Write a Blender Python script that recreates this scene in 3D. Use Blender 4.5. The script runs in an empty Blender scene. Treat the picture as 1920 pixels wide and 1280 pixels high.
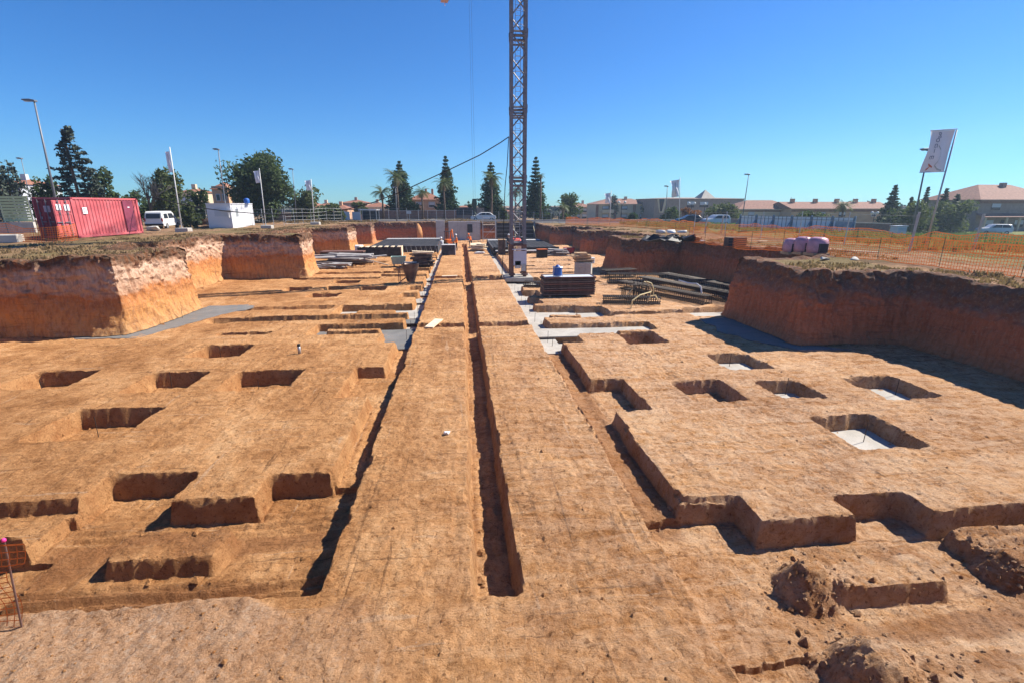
import bpy, bmesh, math, random
import numpy as np
from mathutils import Vector, Matrix, Euler
R = math.radians
random.seed(7)
rng = np.random.default_rng(11)
C = bpy.context.scene.collection
SC = bpy.context.scene

# ------------------------------------------------------------------ camera, sky, sun, exposure
F_PX, CAM_H = 900.0, 5.0
PITCH, YAW = math.atan(255 / F_PX), R(-5.92)
cam = bpy.data.cameras.new('camera')
cam.sensor_width = 36.0
cam.lens = 36.0 * F_PX / 1920.0
cam.clip_start, cam.clip_end = 0.1, 4000
camo = bpy.data.objects.new('camera', cam)
C.objects.link(camo)
camo.location = (0, 0, CAM_H)
camo.rotation_euler = (R(90) - PITCH, 0, YAW)
SC.camera = camo

SUN_EL, SUN_AZ = R(44), R(17)          # azimuth counted from +X towards +Y
wd = bpy.data.worlds.new('World')
SC.world = wd
wd.use_nodes = True
wn = wd.node_tree
sky = wn.nodes.new('ShaderNodeTexSky')
sky.sky_type = 'NISHITA'
sky.sun_disc = False
sky.sun_elevation = SUN_EL
sky.sun_rotation = R(90) - SUN_AZ
sky.altitude = 0
sky.air_density = 1.0
sky.dust_density = 0.0
sky.ozone_density = 5.0
hsv = wn.nodes.new('ShaderNodeHueSaturation')
hsv.inputs['Saturation'].default_value = 1.14
hsv.inputs['Value'].default_value = 1.0
wn.links.new(sky.outputs[0], hsv.inputs['Color'])
tint = wn.nodes.new('ShaderNodeMix'); tint.data_type = 'RGBA'; tint.blend_type = 'MULTIPLY'
tint.inputs[0].default_value = 1.0; tint.inputs[7].default_value = (0.41, 0.79, 1.14, 1)
wn.links.new(hsv.outputs[0], tint.inputs[6])
wn.links.new(tint.outputs[2], wn.nodes['Background'].inputs[0])
wn.nodes['Background'].inputs[1].default_value = 0.066
sl = bpy.data.lights.new('sun', 'SUN')
sl.energy = 5.0
sl.angle = R(0.5)
sl.color = (1.0, 0.93, 0.82)
so = bpy.data.objects.new('sun', sl)
C.objects.link(so)
so.rotation_euler = Vector((math.cos(SUN_EL) * math.cos(SUN_AZ), math.cos(SUN_EL) * math.sin(SUN_AZ), math.sin(SUN_EL))).to_track_quat('Z', 'Y').to_euler()
SC.view_settings.view_transform = 'Standard'
SC.view_settings.look = 'None'
SC.view_settings.exposure = 0.97
SC.view_settings.gamma = 1.0

# ------------------------------------------------------------------ survey helpers: photo bearings -> metres on the site
_sp, _cp = math.sin(PITCH), math.cos(PITCH)
def _ray(x, y):
    u, v = (x - 960) / F_PX, (640 - y) / F_PX
    Y, Z = v * _sp + _cp, v * _cp - _sp
    c, s = math.cos(YAW), math.sin(YAW)
    return u * c - Y * s, u * s + Y * c, Z
def gz(x, y, Z=0.0):                    # where the bearing meets level Z
    r = _ray(x, y); t = (Z - CAM_H) / r[2]
    return r[0] * t, r[1] * t
def at(x, y, D):                        # where the bearing meets the plane Y = D  -> X, Z
    r = _ray(x, y); t = D / r[1]
    return r[0] * t, CAM_H + r[2] * t

# ------------------------------------------------------------------ numpy noise
def _hash(ix, iy, iz, seed):
    h = (ix.astype(np.int64) * 374761393 + iy.astype(np.int64) * 668265263 + iz.astype(np.int64) * 2147483647 + seed * 974711) & 0xFFFFFFFF
    h = ((h ^ (h >> 13)) * 1274126177) & 0xFFFFFFFF
    h = ((h ^ (h >> 16)) * 2246822519) & 0xFFFFFFFF
    return ((h ^ (h >> 15)) & 0xFFFFFF) / float(0xFFFFFF)
def vn2(x, y, seed=0):
    ix, iy = np.floor(x), np.floor(y)
    fx, fy = x - ix, y - iy
    fx, fy = fx * fx * fx * (fx * (fx * 6 - 15) + 10), fy * fy * fy * (fy * (fy * 6 - 15) + 10)
    z = np.zeros_like(ix)
    a, b = _hash(ix, iy, z, seed), _hash(ix + 1, iy, z, seed)
    c, d = _hash(ix, iy + 1, z, seed), _hash(ix + 1, iy + 1, z, seed)
    return ((a + (b - a) * fx) * (1 - fy) + (c + (d - c) * fx) * fy) * 2 - 1
def vn3(x, y, z, seed=0):
    ix, iy, iz = np.floor(x), np.floor(y), np.floor(z)
    fx, fy, fz = x - ix, y - iy, z - iz
    fx, fy, fz = [f * f * (3 - 2 * f) for f in (fx, fy, fz)]
    r = 0
    for dx in (0, 1):
        for dy in (0, 1):
            for dz in (0, 1):
                w = (fx if dx else 1 - fx) * (fy if dy else 1 - fy) * (fz if dz else 1 - fz)
                r = r + w * _hash(ix + dx, iy + dy, iz + dz, seed)
    return r * 2 - 1
def fbm2(x, y, f, o=4, seed=0, g=0.5):
    s, a = 0, 1.0
    for i in range(o):
        s = s + a * vn2(x * f + 17.3 * i, y * f - 9.1 * i, seed + i)
        a *= g; f *= 2.03
    return s
def sstep(a, b, x):
    t = np.clip((x - a) / (b - a), 0, 1)
    return t * t * (3 - 2 * t)

# ------------------------------------------------------------------ materials
def new_mat(name):
    m = bpy.data.materials.new(name); m.use_nodes = True
    return m, m.node_tree.nodes, m.node_tree.links, m.node_tree.nodes['Principled BSDF']
def N(nt, t, **kw):
    n = nt.new(t)
    for k, v in kw.items():
        if k in n.inputs: n.inputs[k].default_value = v
        else: setattr(n, k, v)
    return n
def mixc(nt, lk, fac, a, b, blend='MIX'):
    n = nt.new('ShaderNodeMix'); n.data_type = 'RGBA'; n.blend_type = blend
    for i, v in ((0, fac), (6, a), (7, b)):
        if isinstance(v, (int, float)): n.inputs[i].default_value = v
        elif isinstance(v, tuple): n.inputs[i].default_value = v if len(v) == 4 else (*v, 1)
        else: lk.new(v, n.inputs[i])
    return n.outputs[2]
def ramp(nt, lk, src, stops):
    n = nt.new('ShaderNodeValToRGB')
    e = n.color_ramp.elements
    while len(e) < len(stops): e.new(0.5)
    for el, (p, c) in zip(e, stops):
        el.position = p
        el.color = (c, c, c, 1) if isinstance(c, (int, float)) else (*c, 1)
    lk.new(src, n.inputs[0])
    return n.outputs[0]
def noise(nt, lk, vec, scale, detail=6, rough=0.6, dist=0.0):
    n = N(nt, 'ShaderNodeTexNoise', Scale=scale, Detail=detail, Roughness=rough, Distortion=dist)
    lk.new(vec, n.inputs['Vector'])
    return n.outputs['Fac']
def mapping(nt, lk, vec, scale=(1, 1, 1), rot=(0, 0, 0)):
    n = nt.new('ShaderNodeMapping')
    n.inputs['Scale'].default_value = scale; n.inputs['Rotation'].default_value = rot
    lk.new(vec, n.inputs['Vector'])
    return n.outputs[0]
def bump(nt, lk, bs, h, strength, dist=0.02, prev=None):
    n = N(nt, 'ShaderNodeBump', Strength=strength, Distance=dist)
    lk.new(h, n.inputs['Height'])
    if prev is not None: lk.new(prev, n.inputs['Normal'])
    lk.new(n.outputs[0], bs.inputs['Normal'])
    return n.outputs[0]
_mats = {}
def M(name, col, rough=0.7, var=0.25, scale=3.0, metal=0.0, bmp=0.15, dirt=None, alpha=None):
    if name in _mats: return _mats[name]
    m, nt, lk, bs = new_mat(name)
    tc = nt.new('ShaderNodeTexCoord').outputs['Object']
    f1 = noise(nt, lk, tc, scale, 6, 0.65)
    a = tuple(c * (1 - var) for c in col); b = tuple(min(1, c * (1 + var)) for c in col)
    c = ramp(nt, lk, f1, [(0.3, a), (0.7, b)])
    if dirt:
        f2 = noise(nt, lk, tc, scale * 0.6 + 0.7, 8, 0.7)
        c = mixc(nt, lk, ramp(nt, lk, f2, [(0.48, 0.0), (0.72, dirt[1])]), c, dirt[0])
    lk.new(c, bs.inputs['Base Color'])
    bs.inputs['Roughness'].default_value = rough
    bs.inputs['Metallic'].default_value = metal
    bs.inputs['Specular IOR Level'].default_value = 0.3
    if bmp: bump(nt, lk, bs, noise(nt, lk, tc, scale * 6, 5, 0.7), bmp, 0.02)
    if alpha is not None: bs.inputs['Alpha'].default_value = alpha
    _mats[name] = m
    return m

def soil_floor():
    m, nt, lk, bs = new_mat('soil_floor')
    P = nt.new('ShaderNodeTexCoord').outputs['Object']
    sep = nt.new('ShaderNodeSeparateXYZ'); lk.new(P, sep.inputs[0])
    big = noise(nt, lk, P, 0.32, 5, 0.6, 0.6)
    mid = noise(nt, lk, P, 1.6, 7, 0.68, 0.4)
    sx = noise(nt, lk, mapping(nt, lk, P, (0.5, 5.0, 1), (0, 0, R(8))), 1.3, 6, 0.65)
    sy = noise(nt, lk, mapping(nt, lk, P, (4.0, 0.5, 1), (0, 0, R(-6))), 1.2, 6, 0.65)
    fine = noise(nt, lk, P, 22, 6, 0.75)
    def add(a, b, ka, kb):
        x = nt.new('ShaderNodeMath'); x.operation = 'MULTIPLY'; lk.new(a, x.inputs[0]); x.inputs[1].default_value = ka
        y = nt.new('ShaderNodeMath'); y.operation = 'MULTIPLY_ADD'; lk.new(b, y.inputs[0]); y.inputs[1].default_value = kb
        lk.new(x.outputs[0], y.inputs[2])
        return y.outputs[0]
    w1 = noise(nt, lk, mapping(nt, lk, P, (0.55, 2.6, 1), (0, 0, R(24))), 1.1, 8, 0.72, 1.2)
    w2 = noise(nt, lk, mapping(nt, lk, P, (3.2, 0.6, 1), (0, 0, R(-17))), 0.9, 8, 0.72, 1.0)
    m4 = noise(nt, lk, P, 4.5, 9, 0.78, 0.8)
    gr = noise(nt, lk, P, 38, 5, 0.8)
    v = add(add(add(big, mid, 0.27, 0.20), add(w1, w2, 0.5, 0.5), 1.0, 0.20), add(m4, add(fine, gr, 0.5, 0.5), 0.45, 0.55), 1.0, 0.33)
    c = ramp(nt, lk, v, [(0.41, (0.22, 0.090, 0.030)), (0.472, (0.39, 0.183, 0.070)), (0.525, (0.535, 0.278, 0.118)), (0.60, (0.68, 0.415, 0.212))])
    # thin scratches and cracks left by tracks and blades
    for k, (mp, th) in enumerate((((0.35, 9.0, 1), R(12)), ((7.0, 0.45, 1), R(-9)), ((0.6, 8.0, 1), R(52)))):
        s_ = noise(nt, lk, mapping(nt, lk, P, mp, (0, 0, th)), 0.9 + .2 * k, 4, 0.6, 0.8)
        c = mixc(nt, lk, ramp(nt, lk, s_, [(0.64, 0.0), (0.69, 0.6)]), c, (0.13, 0.06, 0.028))
        c = mixc(nt, lk, ramp(nt, lk, s_, [(0.31, 0.45), (0.355, 0.0)]), c, (0.50, 0.35, 0.23))
    # redder clay in the cuts, pale trodden crust on the flats
    g = nt.new('ShaderNodeNewGeometry')
    ns = nt.new('ShaderNodeSeparateXYZ'); lk.new(g.outputs['True Normal'], ns.inputs[0])
    steep = ramp(nt, lk, ns.outputs['Z'], [(0.45, 1.0), (0.9, 0.0)])
    clay = ramp(nt, lk, mid, [(0.3, (0.31, 0.122, 0.043)), (0.7, (0.58, 0.32, 0.140))])
    sf = N(nt, 'ShaderNodeMath', operation='MULTIPLY'); lk.new(steep, sf.inputs[0]); sf.inputs[1].default_value = 1.0
    c = mixc(nt, lk, sf.outputs[0], c, clay)
    # paler eastern half: sun glare painted into the soil colour
    mr = N(nt, 'ShaderNodeMapRange'); lk.new(sep.outputs['X'], mr.inputs[0])
    mr.inputs[1].default_value = -2.0; mr.inputs[2].default_value = 5.0
    pale = nt.new('ShaderNodeMath'); pale.operation = 'MULTIPLY'
    lk.new(mr.outputs[0], pale.inputs[0]); lk.new(ramp(nt, lk, add(w1, m4, 0.5, 0.5), [(0.42, 0.0), (0.60, 0.7)]), pale.inputs[1])
    c = mixc(nt, lk, pale.outputs[0], c, (0.64, 0.455, 0.315))
    # gravel tip at the foot of the ramp
    at_ = nt.new('ShaderNodeAttribute'); at_.attribute_name = 'gravel'
    vo = N(nt, 'ShaderNodeTexVoronoi', Scale=26.0); lk.new(P, vo.inputs['Vector'])
    vbw = N(nt, 'ShaderNodeSeparateColor'); lk.new(vo.outputs['Color'], vbw.inputs[0])
    gcol = mixc(nt, lk, ramp(nt, lk, vbw.outputs[0], [(0.6, 0.0), (1.0, 0.7)]), ramp(nt, lk, fine, [(0.3, (0.37, 0.205, 0.115)), (0.7, (0.60, 0.385, 0.235))]), (0.50, 0.37, 0.27))
    gq = N(nt, 'ShaderNodeMath', operation='MULTIPLY'); lk.new(at_.outputs['Fac'], gq.inputs[0]); lk.new(ramp(nt, lk, mid, [(0.35, 0.45), (0.62, 0.95)]), gq.inputs[1])
    c = mixc(nt, lk, gq.outputs[0], c, gcol)
    da = nt.new('ShaderNodeAttribute'); da.attribute_name = 'low_bands'
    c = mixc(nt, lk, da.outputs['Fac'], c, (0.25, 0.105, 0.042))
    sp = noise(nt, lk, P, 13, 4, 0.65, 0.5)
    c = mixc(nt, lk, ramp(nt, lk, sp, [(0.35, 0.6), (0.42, 0.0)]), c, (0.15, 0.06, 0.022))
    # scattered pebbles
    v2 = N(nt, 'ShaderNodeTexVoronoi', Scale=9.0); lk.new(P, v2.inputs['Vector'])
    vb2 = N(nt, 'ShaderNodeSeparateColor'); lk.new(v2.outputs['Color'], vb2.inputs[0])
    peb = ramp(nt, lk, v2.outputs['Distance'], [(0.06, 0.55), (0.12, 0.0)])
    c = mixc(nt, lk, peb, c, mixc(nt, lk, vb2.outputs[0], (0.11, 0.05, 0.025), (0.48, 0.37, 0.28)))
    c = mixc(nt, lk, ramp(nt, lk, gr, [(0.33, 0.5), (0.44, 0.0)]), c, (0.10, 0.046, 0.021))
    c = mixc(nt, lk, ramp(nt, lk, gr, [(0.58, 0.0), (0.70, 0.45)]), c, (0.64, 0.44, 0.26))
    c = mixc(nt, lk, ramp(nt, lk, m4, [(0.34, 0.45), (0.42, 0.0)]), c, (0.15, 0.06, 0.022))
    lk.new(c, bs.inputs['Base Color'])
    bs.inputs['Roughness'].default_value = 0.95
    bs.inputs['Specular IOR Level'].default_value = 0.1
    b = bump(nt, lk, bs, noise(nt, lk, P, 7, 8, 0.7), 0.7, 0.07)
    b = bump(nt, lk, bs, gr, 1.0, 0.035, b)
    b = bump(nt, lk, bs, m4, 0.8, 0.06, b)
    b = bump(nt, lk, bs, sp, 0.7, 0.05, b)
    b = bump(nt, lk, bs, w1, 0.5, 0.08, b)
    b = bump(nt, lk, bs, fine, 0.5, 0.02, b)
    return m
def soil_wall():
    m, nt, lk, bs = new_mat('soil_wall')
    P = nt.new('ShaderNodeTexCoord').outputs['Object']
    sep = nt.new('ShaderNodeSeparateXYZ'); lk.new(P, sep.inputs[0])
    big = noise(nt, lk, P, 0.5, 4, 0.6)
    ha = nt.new('ShaderNodeAttribute'); ha.attribute_name = 'height'
    ea = nt.new('ShaderNodeAttribute'); ea.attribute_name = 'east_far'  # weights the darker, redder ramp on the east and far walls
    z = N(nt, 'ShaderNodeMath', operation='MULTIPLY_ADD'); lk.new(big, z.inputs[0]); z.inputs[1].default_value = 0.42; lk.new(ha.outputs['Fac'], z.inputs[2])
    d = N(nt, 'ShaderNodeMath', operation='MULTIPLY_ADD'); lk.new(noise(nt, lk, P, 5, 5, 0.7), d.inputs[0]); d.inputs[1].default_value = 0.16; lk.new(z.outputs[0], d.inputs[2])
    d2 = N(nt, 'ShaderNodeMath', operation='MULTIPLY'); lk.new(d.outputs[0], d2.inputs[0]); d2.inputs[1].default_value = 0.75
    strata = ramp(nt, lk, d2.outputs[0], [(0.22, (0.52, 0.29, 0.125)), (0.41, (0.58, 0.275, 0.095)), (0.585, (0.49, 0.190, 0.064)), (0.635, (0.55, 0.33, 0.21)), (0.82, (0.60, 0.42, 0.305)), (0.87, (0.38, 0.23, 0.15)), (0.91, (0.10, 0.060, 0.038))])
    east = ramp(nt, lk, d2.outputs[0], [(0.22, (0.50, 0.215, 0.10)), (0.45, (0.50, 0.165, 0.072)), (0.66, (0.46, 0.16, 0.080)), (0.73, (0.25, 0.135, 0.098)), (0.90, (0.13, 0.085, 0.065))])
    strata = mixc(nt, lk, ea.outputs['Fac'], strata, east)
    streak = noise(nt, lk, mapping(nt, lk, P, (5, 5, 0.7)), 1.4, 6, 0.7)
    rough = noise(nt, lk, P, 9, 7, 0.75)
    c = mixc(nt, lk, ramp(nt, lk, streak, [(0.36, 0.6), (0.56, 0.0)]), strata, (0.25, 0.090, 0.036))
    c = mixc(nt, lk, ramp(nt, lk, rough, [(0.50, 0.0), (0.74, 0.5)]), c, (0.50, 0.36, 0.25))
    hz = noise(nt, lk, mapping(nt, lk, P, (0.5, 0.5, 6)), 1.2, 6, 0.7)
    c = mixc(nt, lk, ramp(nt, lk, hz, [(0.56, 0.0), (0.68, 0.45)]), c, (0.12, 0.055, 0.032))
    lk.new(c, bs.inputs['Base Color'])
    bs.inputs['Roughness'].default_value = 0.95
    bs.inputs['Specular IOR Level'].default_value = 0.1
    b = bump(nt, lk, bs, rough, 0.9, 0.10)
    bump(nt, lk, bs, streak, 0.5, 0.08, b)
    return m
def soil_top():
    m, nt, lk, bs = new_mat('soil_top')
    P = nt.new('ShaderNodeTexCoord').outputs['Object']
    f = noise(nt, lk, P, 0.25, 6, 0.65, 0.5)
    f2 = noise(nt, lk, P, 2.2, 8, 0.72)
    f3 = noise(nt, lk, P, 14, 6, 0.75)
    c = ramp(nt, lk, f2, [(0.3, (0.12, 0.07, 0.04)), (0.5, (0.25, 0.145, 0.08)), (0.7, (0.36, 0.24, 0.15))])
    c = mixc(nt, lk, ramp(nt, lk, f, [(0.45, 0.0), (0.6, 0.75)]), c, ramp(nt, lk, f3, [(0.3, (0.065, 0.06, 0.024)), (0.7, (0.20, 0.165, 0.07))]))
    a = nt.new('ShaderNodeAttribute'); a.attribute_name = 'field'
    c = mixc(nt, lk, a.outputs['Fac'], c, ramp(nt, lk, f2, [(0.3, (0.075, 0.105, 0.028)), (0.55, (0.145, 0.17, 0.05)), (0.7, (0.25, 0.245, 0.10))]))
    lk.new(c, bs.inputs['Base Color'])
    bs.inputs['Roughness'].default_value = 0.95
    bs.inputs['Specular IOR Level'].default_value = 0.1
    b = bump(nt, lk, bs, f2, 0.8, 0.15)
    bump(nt, lk, bs, f3, 0.6, 0.04, b)
    return m
def concrete(name, col, wet=0.0):
    m, nt, lk, bs = new_mat(name)
    P = nt.new('ShaderNodeTexCoord').outputs['Object']
    f = noise(nt, lk, P, 0.9, 7, 0.65, 0.5); f2 = noise(nt, lk, P, 30, 4, 0.7)
    c = ramp(nt, lk, f, [(0.3, tuple(x * 0.72 for x in col)), (0.55, col), (0.75, tuple(min(1, x * 1.18) for x in col))])
    c = mixc(nt, lk, ramp(nt, lk, noise(nt, lk, P, 2.3, 7, 0.7), [(0.55, 0.0), (0.72, 0.6)]), c, (0.30, 0.195, 0.115))
    c = mixc(nt, lk, 0.25, c, ramp(nt, lk, f2, [(0.3, 0.15), (0.7, 0.75)]), 'OVERLAY')
    lk.new(c, bs.inputs['Base Color'])
    bs.inputs['Roughness'].default_value = 0.85
    bump(nt, lk, bs, f2, 0.25, 0.01)
    return m
SOIL_FLOOR, SOIL_WALL, SOIL_TOP = soil_floor(), soil_wall(), soil_top()
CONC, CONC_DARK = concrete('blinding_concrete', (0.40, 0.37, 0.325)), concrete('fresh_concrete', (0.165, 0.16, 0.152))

# ------------------------------------------------------------------ object helpers
def mesh_np(name, V, Fq, mat, parent=None, smooth=True, attrs=None):
    me = bpy.data.meshes.new(name)
    V = np.asarray(V, np.float32); Fq = np.asarray(Fq, np.int32)
    k = Fq.shape[1]
    me.vertices.add(len(V)); me.vertices.foreach_set('co', V.ravel())
    me.loops.add(Fq.size); me.loops.foreach_set('vertex_index', Fq.ravel())
    me.polygons.add(len(Fq)); me.polygons.foreach_set('loop_start', np.arange(0, Fq.size, k, dtype=np.int32))
    me.polygons.foreach_set('loop_total', np.full(len(Fq), k, np.int32))
    me.polygons.foreach_set('use_smooth', np.full(len(Fq), smooth))
    for a, vals in (attrs or {}).items():
        at_ = me.attributes.new(a, 'FLOAT', 'POINT'); at_.data.foreach_set('value', np.asarray(vals, np.float32))
    me.update(calc_edges=True)
    me.materials.append(mat)
    o = bpy.data.objects.new(name, me); C.objects.link(o)
    if parent: o.parent = parent
    return o
def struct(o, kind='structure'):
    o['kind'] = kind
    return o
def grid_faces(nu, nv, closed=False):
    i = np.arange(nu * nv).reshape(nu, nv)
    if closed: i = np.vstack([i, i[:1]])
    return np.stack([i[:-1, :-1], i[1:, :-1], i[1:, 1:], i[:-1, 1:]], -1).reshape(-1, 4)

# ------------------------------------------------------------------ the excavation
PIT = [(-18.2, 1.0), (-18.2, 20.1), (-13.35, 20.1), (-13.1, 25.5), (-16.6, 25.6), (-16.4, 35.5), (-10.95, 35.5), (-11.3, 39.6),
       (-15.6, 39.6), (-15.6, 53.6), (-11.8, 53.6), (-11.6, 57.6), (-14.6, 57.6), (-14.6, 66.8), (-11.7, 66.8), (-11.6, 69.6), (-13.5, 69.6), (-13.5, 74.2),
       (11.3, 74.2), (11.3, 62.6), (15.5, 62.6), (15.6, 54.2), (12.4, 54.2), (12.3, 50.3), (16.2, 50.2), (16.3, 39.6), (11.75, 39.6), (11.6, 35.1), (16.6, 35.0), (16.7, 21.3),
       (12.25, 21.2), (12.35, 16.1), (16.35, 15.6), (16.4, 1.0)]
def pit_sdf(x, y):                      # >0 outside the pit
    P = np.array(PIT); Q = np.roll(P, -1, 0)
    d = np.full(x.shape, 1e9); ins = np.zeros(x.shape, bool)
    for (ax, ay), (bx, by) in zip(P, Q):
        ex, ey = bx - ax, by - ay
        t = np.clip(((x - ax) * ex + (y - ay) * ey) / (ex * ex + ey * ey), 0, 1)
        d = np.minimum(d, np.hypot(x - ax - t * ex, y - ay - t * ey))
        c = (ay > y) != (by > y)
        ins ^= c & (x < (bx - ax) * (y - ay) / (by - ay + 1e-12) + ax)
    return np.where(ins, -d, d)
def zu(x, y):                           # level of the ground round the pit
    x = np.asarray(x, float); y = np.asarray(y, float)
    b = 2.92 - 0.42 * sstep(30, 62, y) - sstep(-4, 9, x) * (0.36 - 0.1 * sstep(30, 60, y))
    b = b - 2.0 * np.maximum(sstep(26, 75, x) * sstep(5, 40, y), np.maximum(sstep(92, 150, y), .75 * sstep(9, 22, x) * sstep(75, 97, y)))
    amp = np.exp(-np.maximum(0, np.hypot(x, y - 40) - 60) / 40)
    return b + amp * (0.10 * fbm2(x, y, 0.22, 3, 5) + 0.05 * fbm2(x, y, 1.1, 4, 9))

# pit floor: cuts (x0, x1, y0, y1, depth) and lumps left standing (x0, x1, y0, y1, top)
CUTS = [(0.03, 0.67, 5.25, 66, .50), (-2.66, -2.03, 5.5, 8.7, .5), (-2.60, -2.03, 8.6, 18.2, .36), (-2.66, -2.03, 18.0, 66, .5),
        (-1.99 - 5, -2.03, 5.5, 7.97, .5), (-6.85, -5.22, 7.8, 8.9, .5), (-3.82, -2.03, 7.8, 8.6, .5),
        (-13, -6.8, 7.2, 8.15, .26), (-13, -6.55, 5.9, 7.15, .62),
        (-3.5, -2.1, 12.5, 14.95, .36),
        (-13.3, -11.5, 14.1, 15.65, .5), (-9.6, -7.95, 13.5, 15.1, .5), (-7.05, -5.05, 13.4, 15.0, .5), (-9.8, -7.78, 10.6, 12.35, .5), (-9.55, -7.8, 16.7, 18.15, .5), (-9.9, -7.85, 19.7, 20.12, .4),
        (-6.3, -2.03, 19.35, 21.1, .36), (-3.3, -2.03, 18.05, 19.6, .36), (-11.6, -2.03, 22.1, 22.95, .34), (-6.3, -2.03, 23.35, 25.3, .4), (-13.2, -6.6, 24.5, 25.25, .25),
        (-3.6, -2.03, 27.3, 28.6, .4), (-8.9, -7.15, 27.7, 29.1, .5), (-8.6, -7.4, 30.3, 31.6, .5), (-6.4, -4.75, 29.8, 31.3, .5), (-8.75, -7.0, 32.9, 34.1, .5), (-11.0, -9.5, 30.2, 31.5, .5), (-3.4, -2.03, 29.6, 31.1, .4),
        (-11.8, -5.9, 34.7, 35.5, .4), (-6.1, -2.03, 35.7, 36.8, .4), (-11.5, -4.4, 37.5, 38.4, .4), (-5.7, -2.03, 38.8, 40.4, .5), (-10, -8.2, 41.0, 42, .4), (-9.3, -7.2, 43, 44, .4), (-8.2, -6.9, 44.8, 45.9, .4),
        (-2.03, 2.95, 20.1, 20.85, .4), (-2.03, 2.95, 34.4, 35.5, .4), (1.9, 2.95, 33.2, 34.6, .4),
        (2.95, 3.72, 6.6, 66, .36), (3.6, 4.72, 10.88, 13.2, .42),
        (2.95, 17, -1, 6.32, .5), (2.95, 4.76, 6.1, 7.02, .5), (6.5, 7.85, 6.1, 6.9, .5), (3.1, 4.4, 3.0, 4.34, 1.15),
        (8.4, 9.88, 13.6, 15.3, .42), (6.05, 7.55, 11.2, 12.8, .42), (8.5, 9.8, 11.2, 12.5, .42), (11.3, 12.9, 10.9, 12.55, .42), (8.35, 9.97, 8.4, 10.02, .42),
        (2.95, 4.55, 17.2, 18.95, .55), (6.2, 7.75, 16.8, 18.5, .55), (4.4, 6.3, 18.3, 18.95, .55), (2.95, 8.2, 18.85, 20.15, .26),
        (2.95, 7.1, 21.4, 22.3, .4), (5.7, 7.1, 21.4, 23.9, .42), (7.0, 11.0, 21.7, 22.35, .36), (2.95, 5.75, 22.2, 24.1, .4), (10.9, 13.6, 21.1, 22.8, .3),
        (2.95, 4.2, 24.8, 26.3, .4), (2.95, 4.5, 27.0, 28.7, .4), (2.95, 5.4, 30.4, 34.2, .4), (5.2, 9.4, 31.6, 32.6, .4), (4.6, 9.2, 36.2, 36.9, .4), (5.0, 9.6, 38.4, 39.1, .4), (4.4, 6.2, 40.6, 41.4, .4), (7.0, 9.4, 41.2, 42, .4), (5.0, 7.2, 43.5, 44.2, .4), (8.0, 10.2, 44.6, 45.4, .4)]
LUMPS = [(-5.62, -3.9, 6.62, 7.42, -.22), (7.95, 17, 5.2, 6.2, -.24), (5.15, 6.95, 5.02, 5.72, -.20), (4.75, 6.6, 3.0, 4.05, -.22), (-5.72, -3.48, 19.85, 20.35, -.03), (-5.2, -3.3, 23.35, 24.0, 0),
         (4.02, 5.6, 21.65, 22.05, -.02), (4.6, 6.15, 17.7, 18.5, 0)]
SPOIL = [(5.0, 5.36, .50, .46), (4.8, 3.92, .62, .50), (8.25, 5.35, .50, .42)]   # heaped spoil: x, y, radius, height
FLUSH = [[(-15.5, 19.75), (-12.9, 19.6), (-12.0, 22.3), (-10.7, 25.3), (-10.9, 26.0), (-13.0, 26.0), (-13.6, 20.6), (-15.5, 20.4)],
         [(14.0, 15.3), (12.2, 15.3), (11.2, 16.6), (10.6, 18.3), (10.9, 20.3), (12.6, 20.9), (12.9, 16.0)]]
TRACKS = [(-12, 17.2, -3.2, 16.4), (-4.4, 9.2, -6.2, 19.0), (-11.2, 11.8, -10.4, 19.0), (4.9, 13.8, 12.0, 16.4), (5.3, 7.4, 5.0, 17.4), (10.6, 7.0, 11.0, 15.8), (-.95, 5.2, -1.05, 20), (1.85, 4.0, 1.7, 20), (6.2, 9.4, 14.5, 10.2)]
def rect_sd(x, y, x0, x1, y0, y1, r=0.1):
    qx, qy = np.abs(x - (x0 + x1) / 2) - (x1 - x0) / 2 + r, np.abs(y - (y0 + y1) / 2) - (y1 - y0) / 2 + r
    return np.hypot(np.maximum(qx, 0), np.maximum(qy, 0)) + np.minimum(np.maximum(qx, qy), 0) - r
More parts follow.
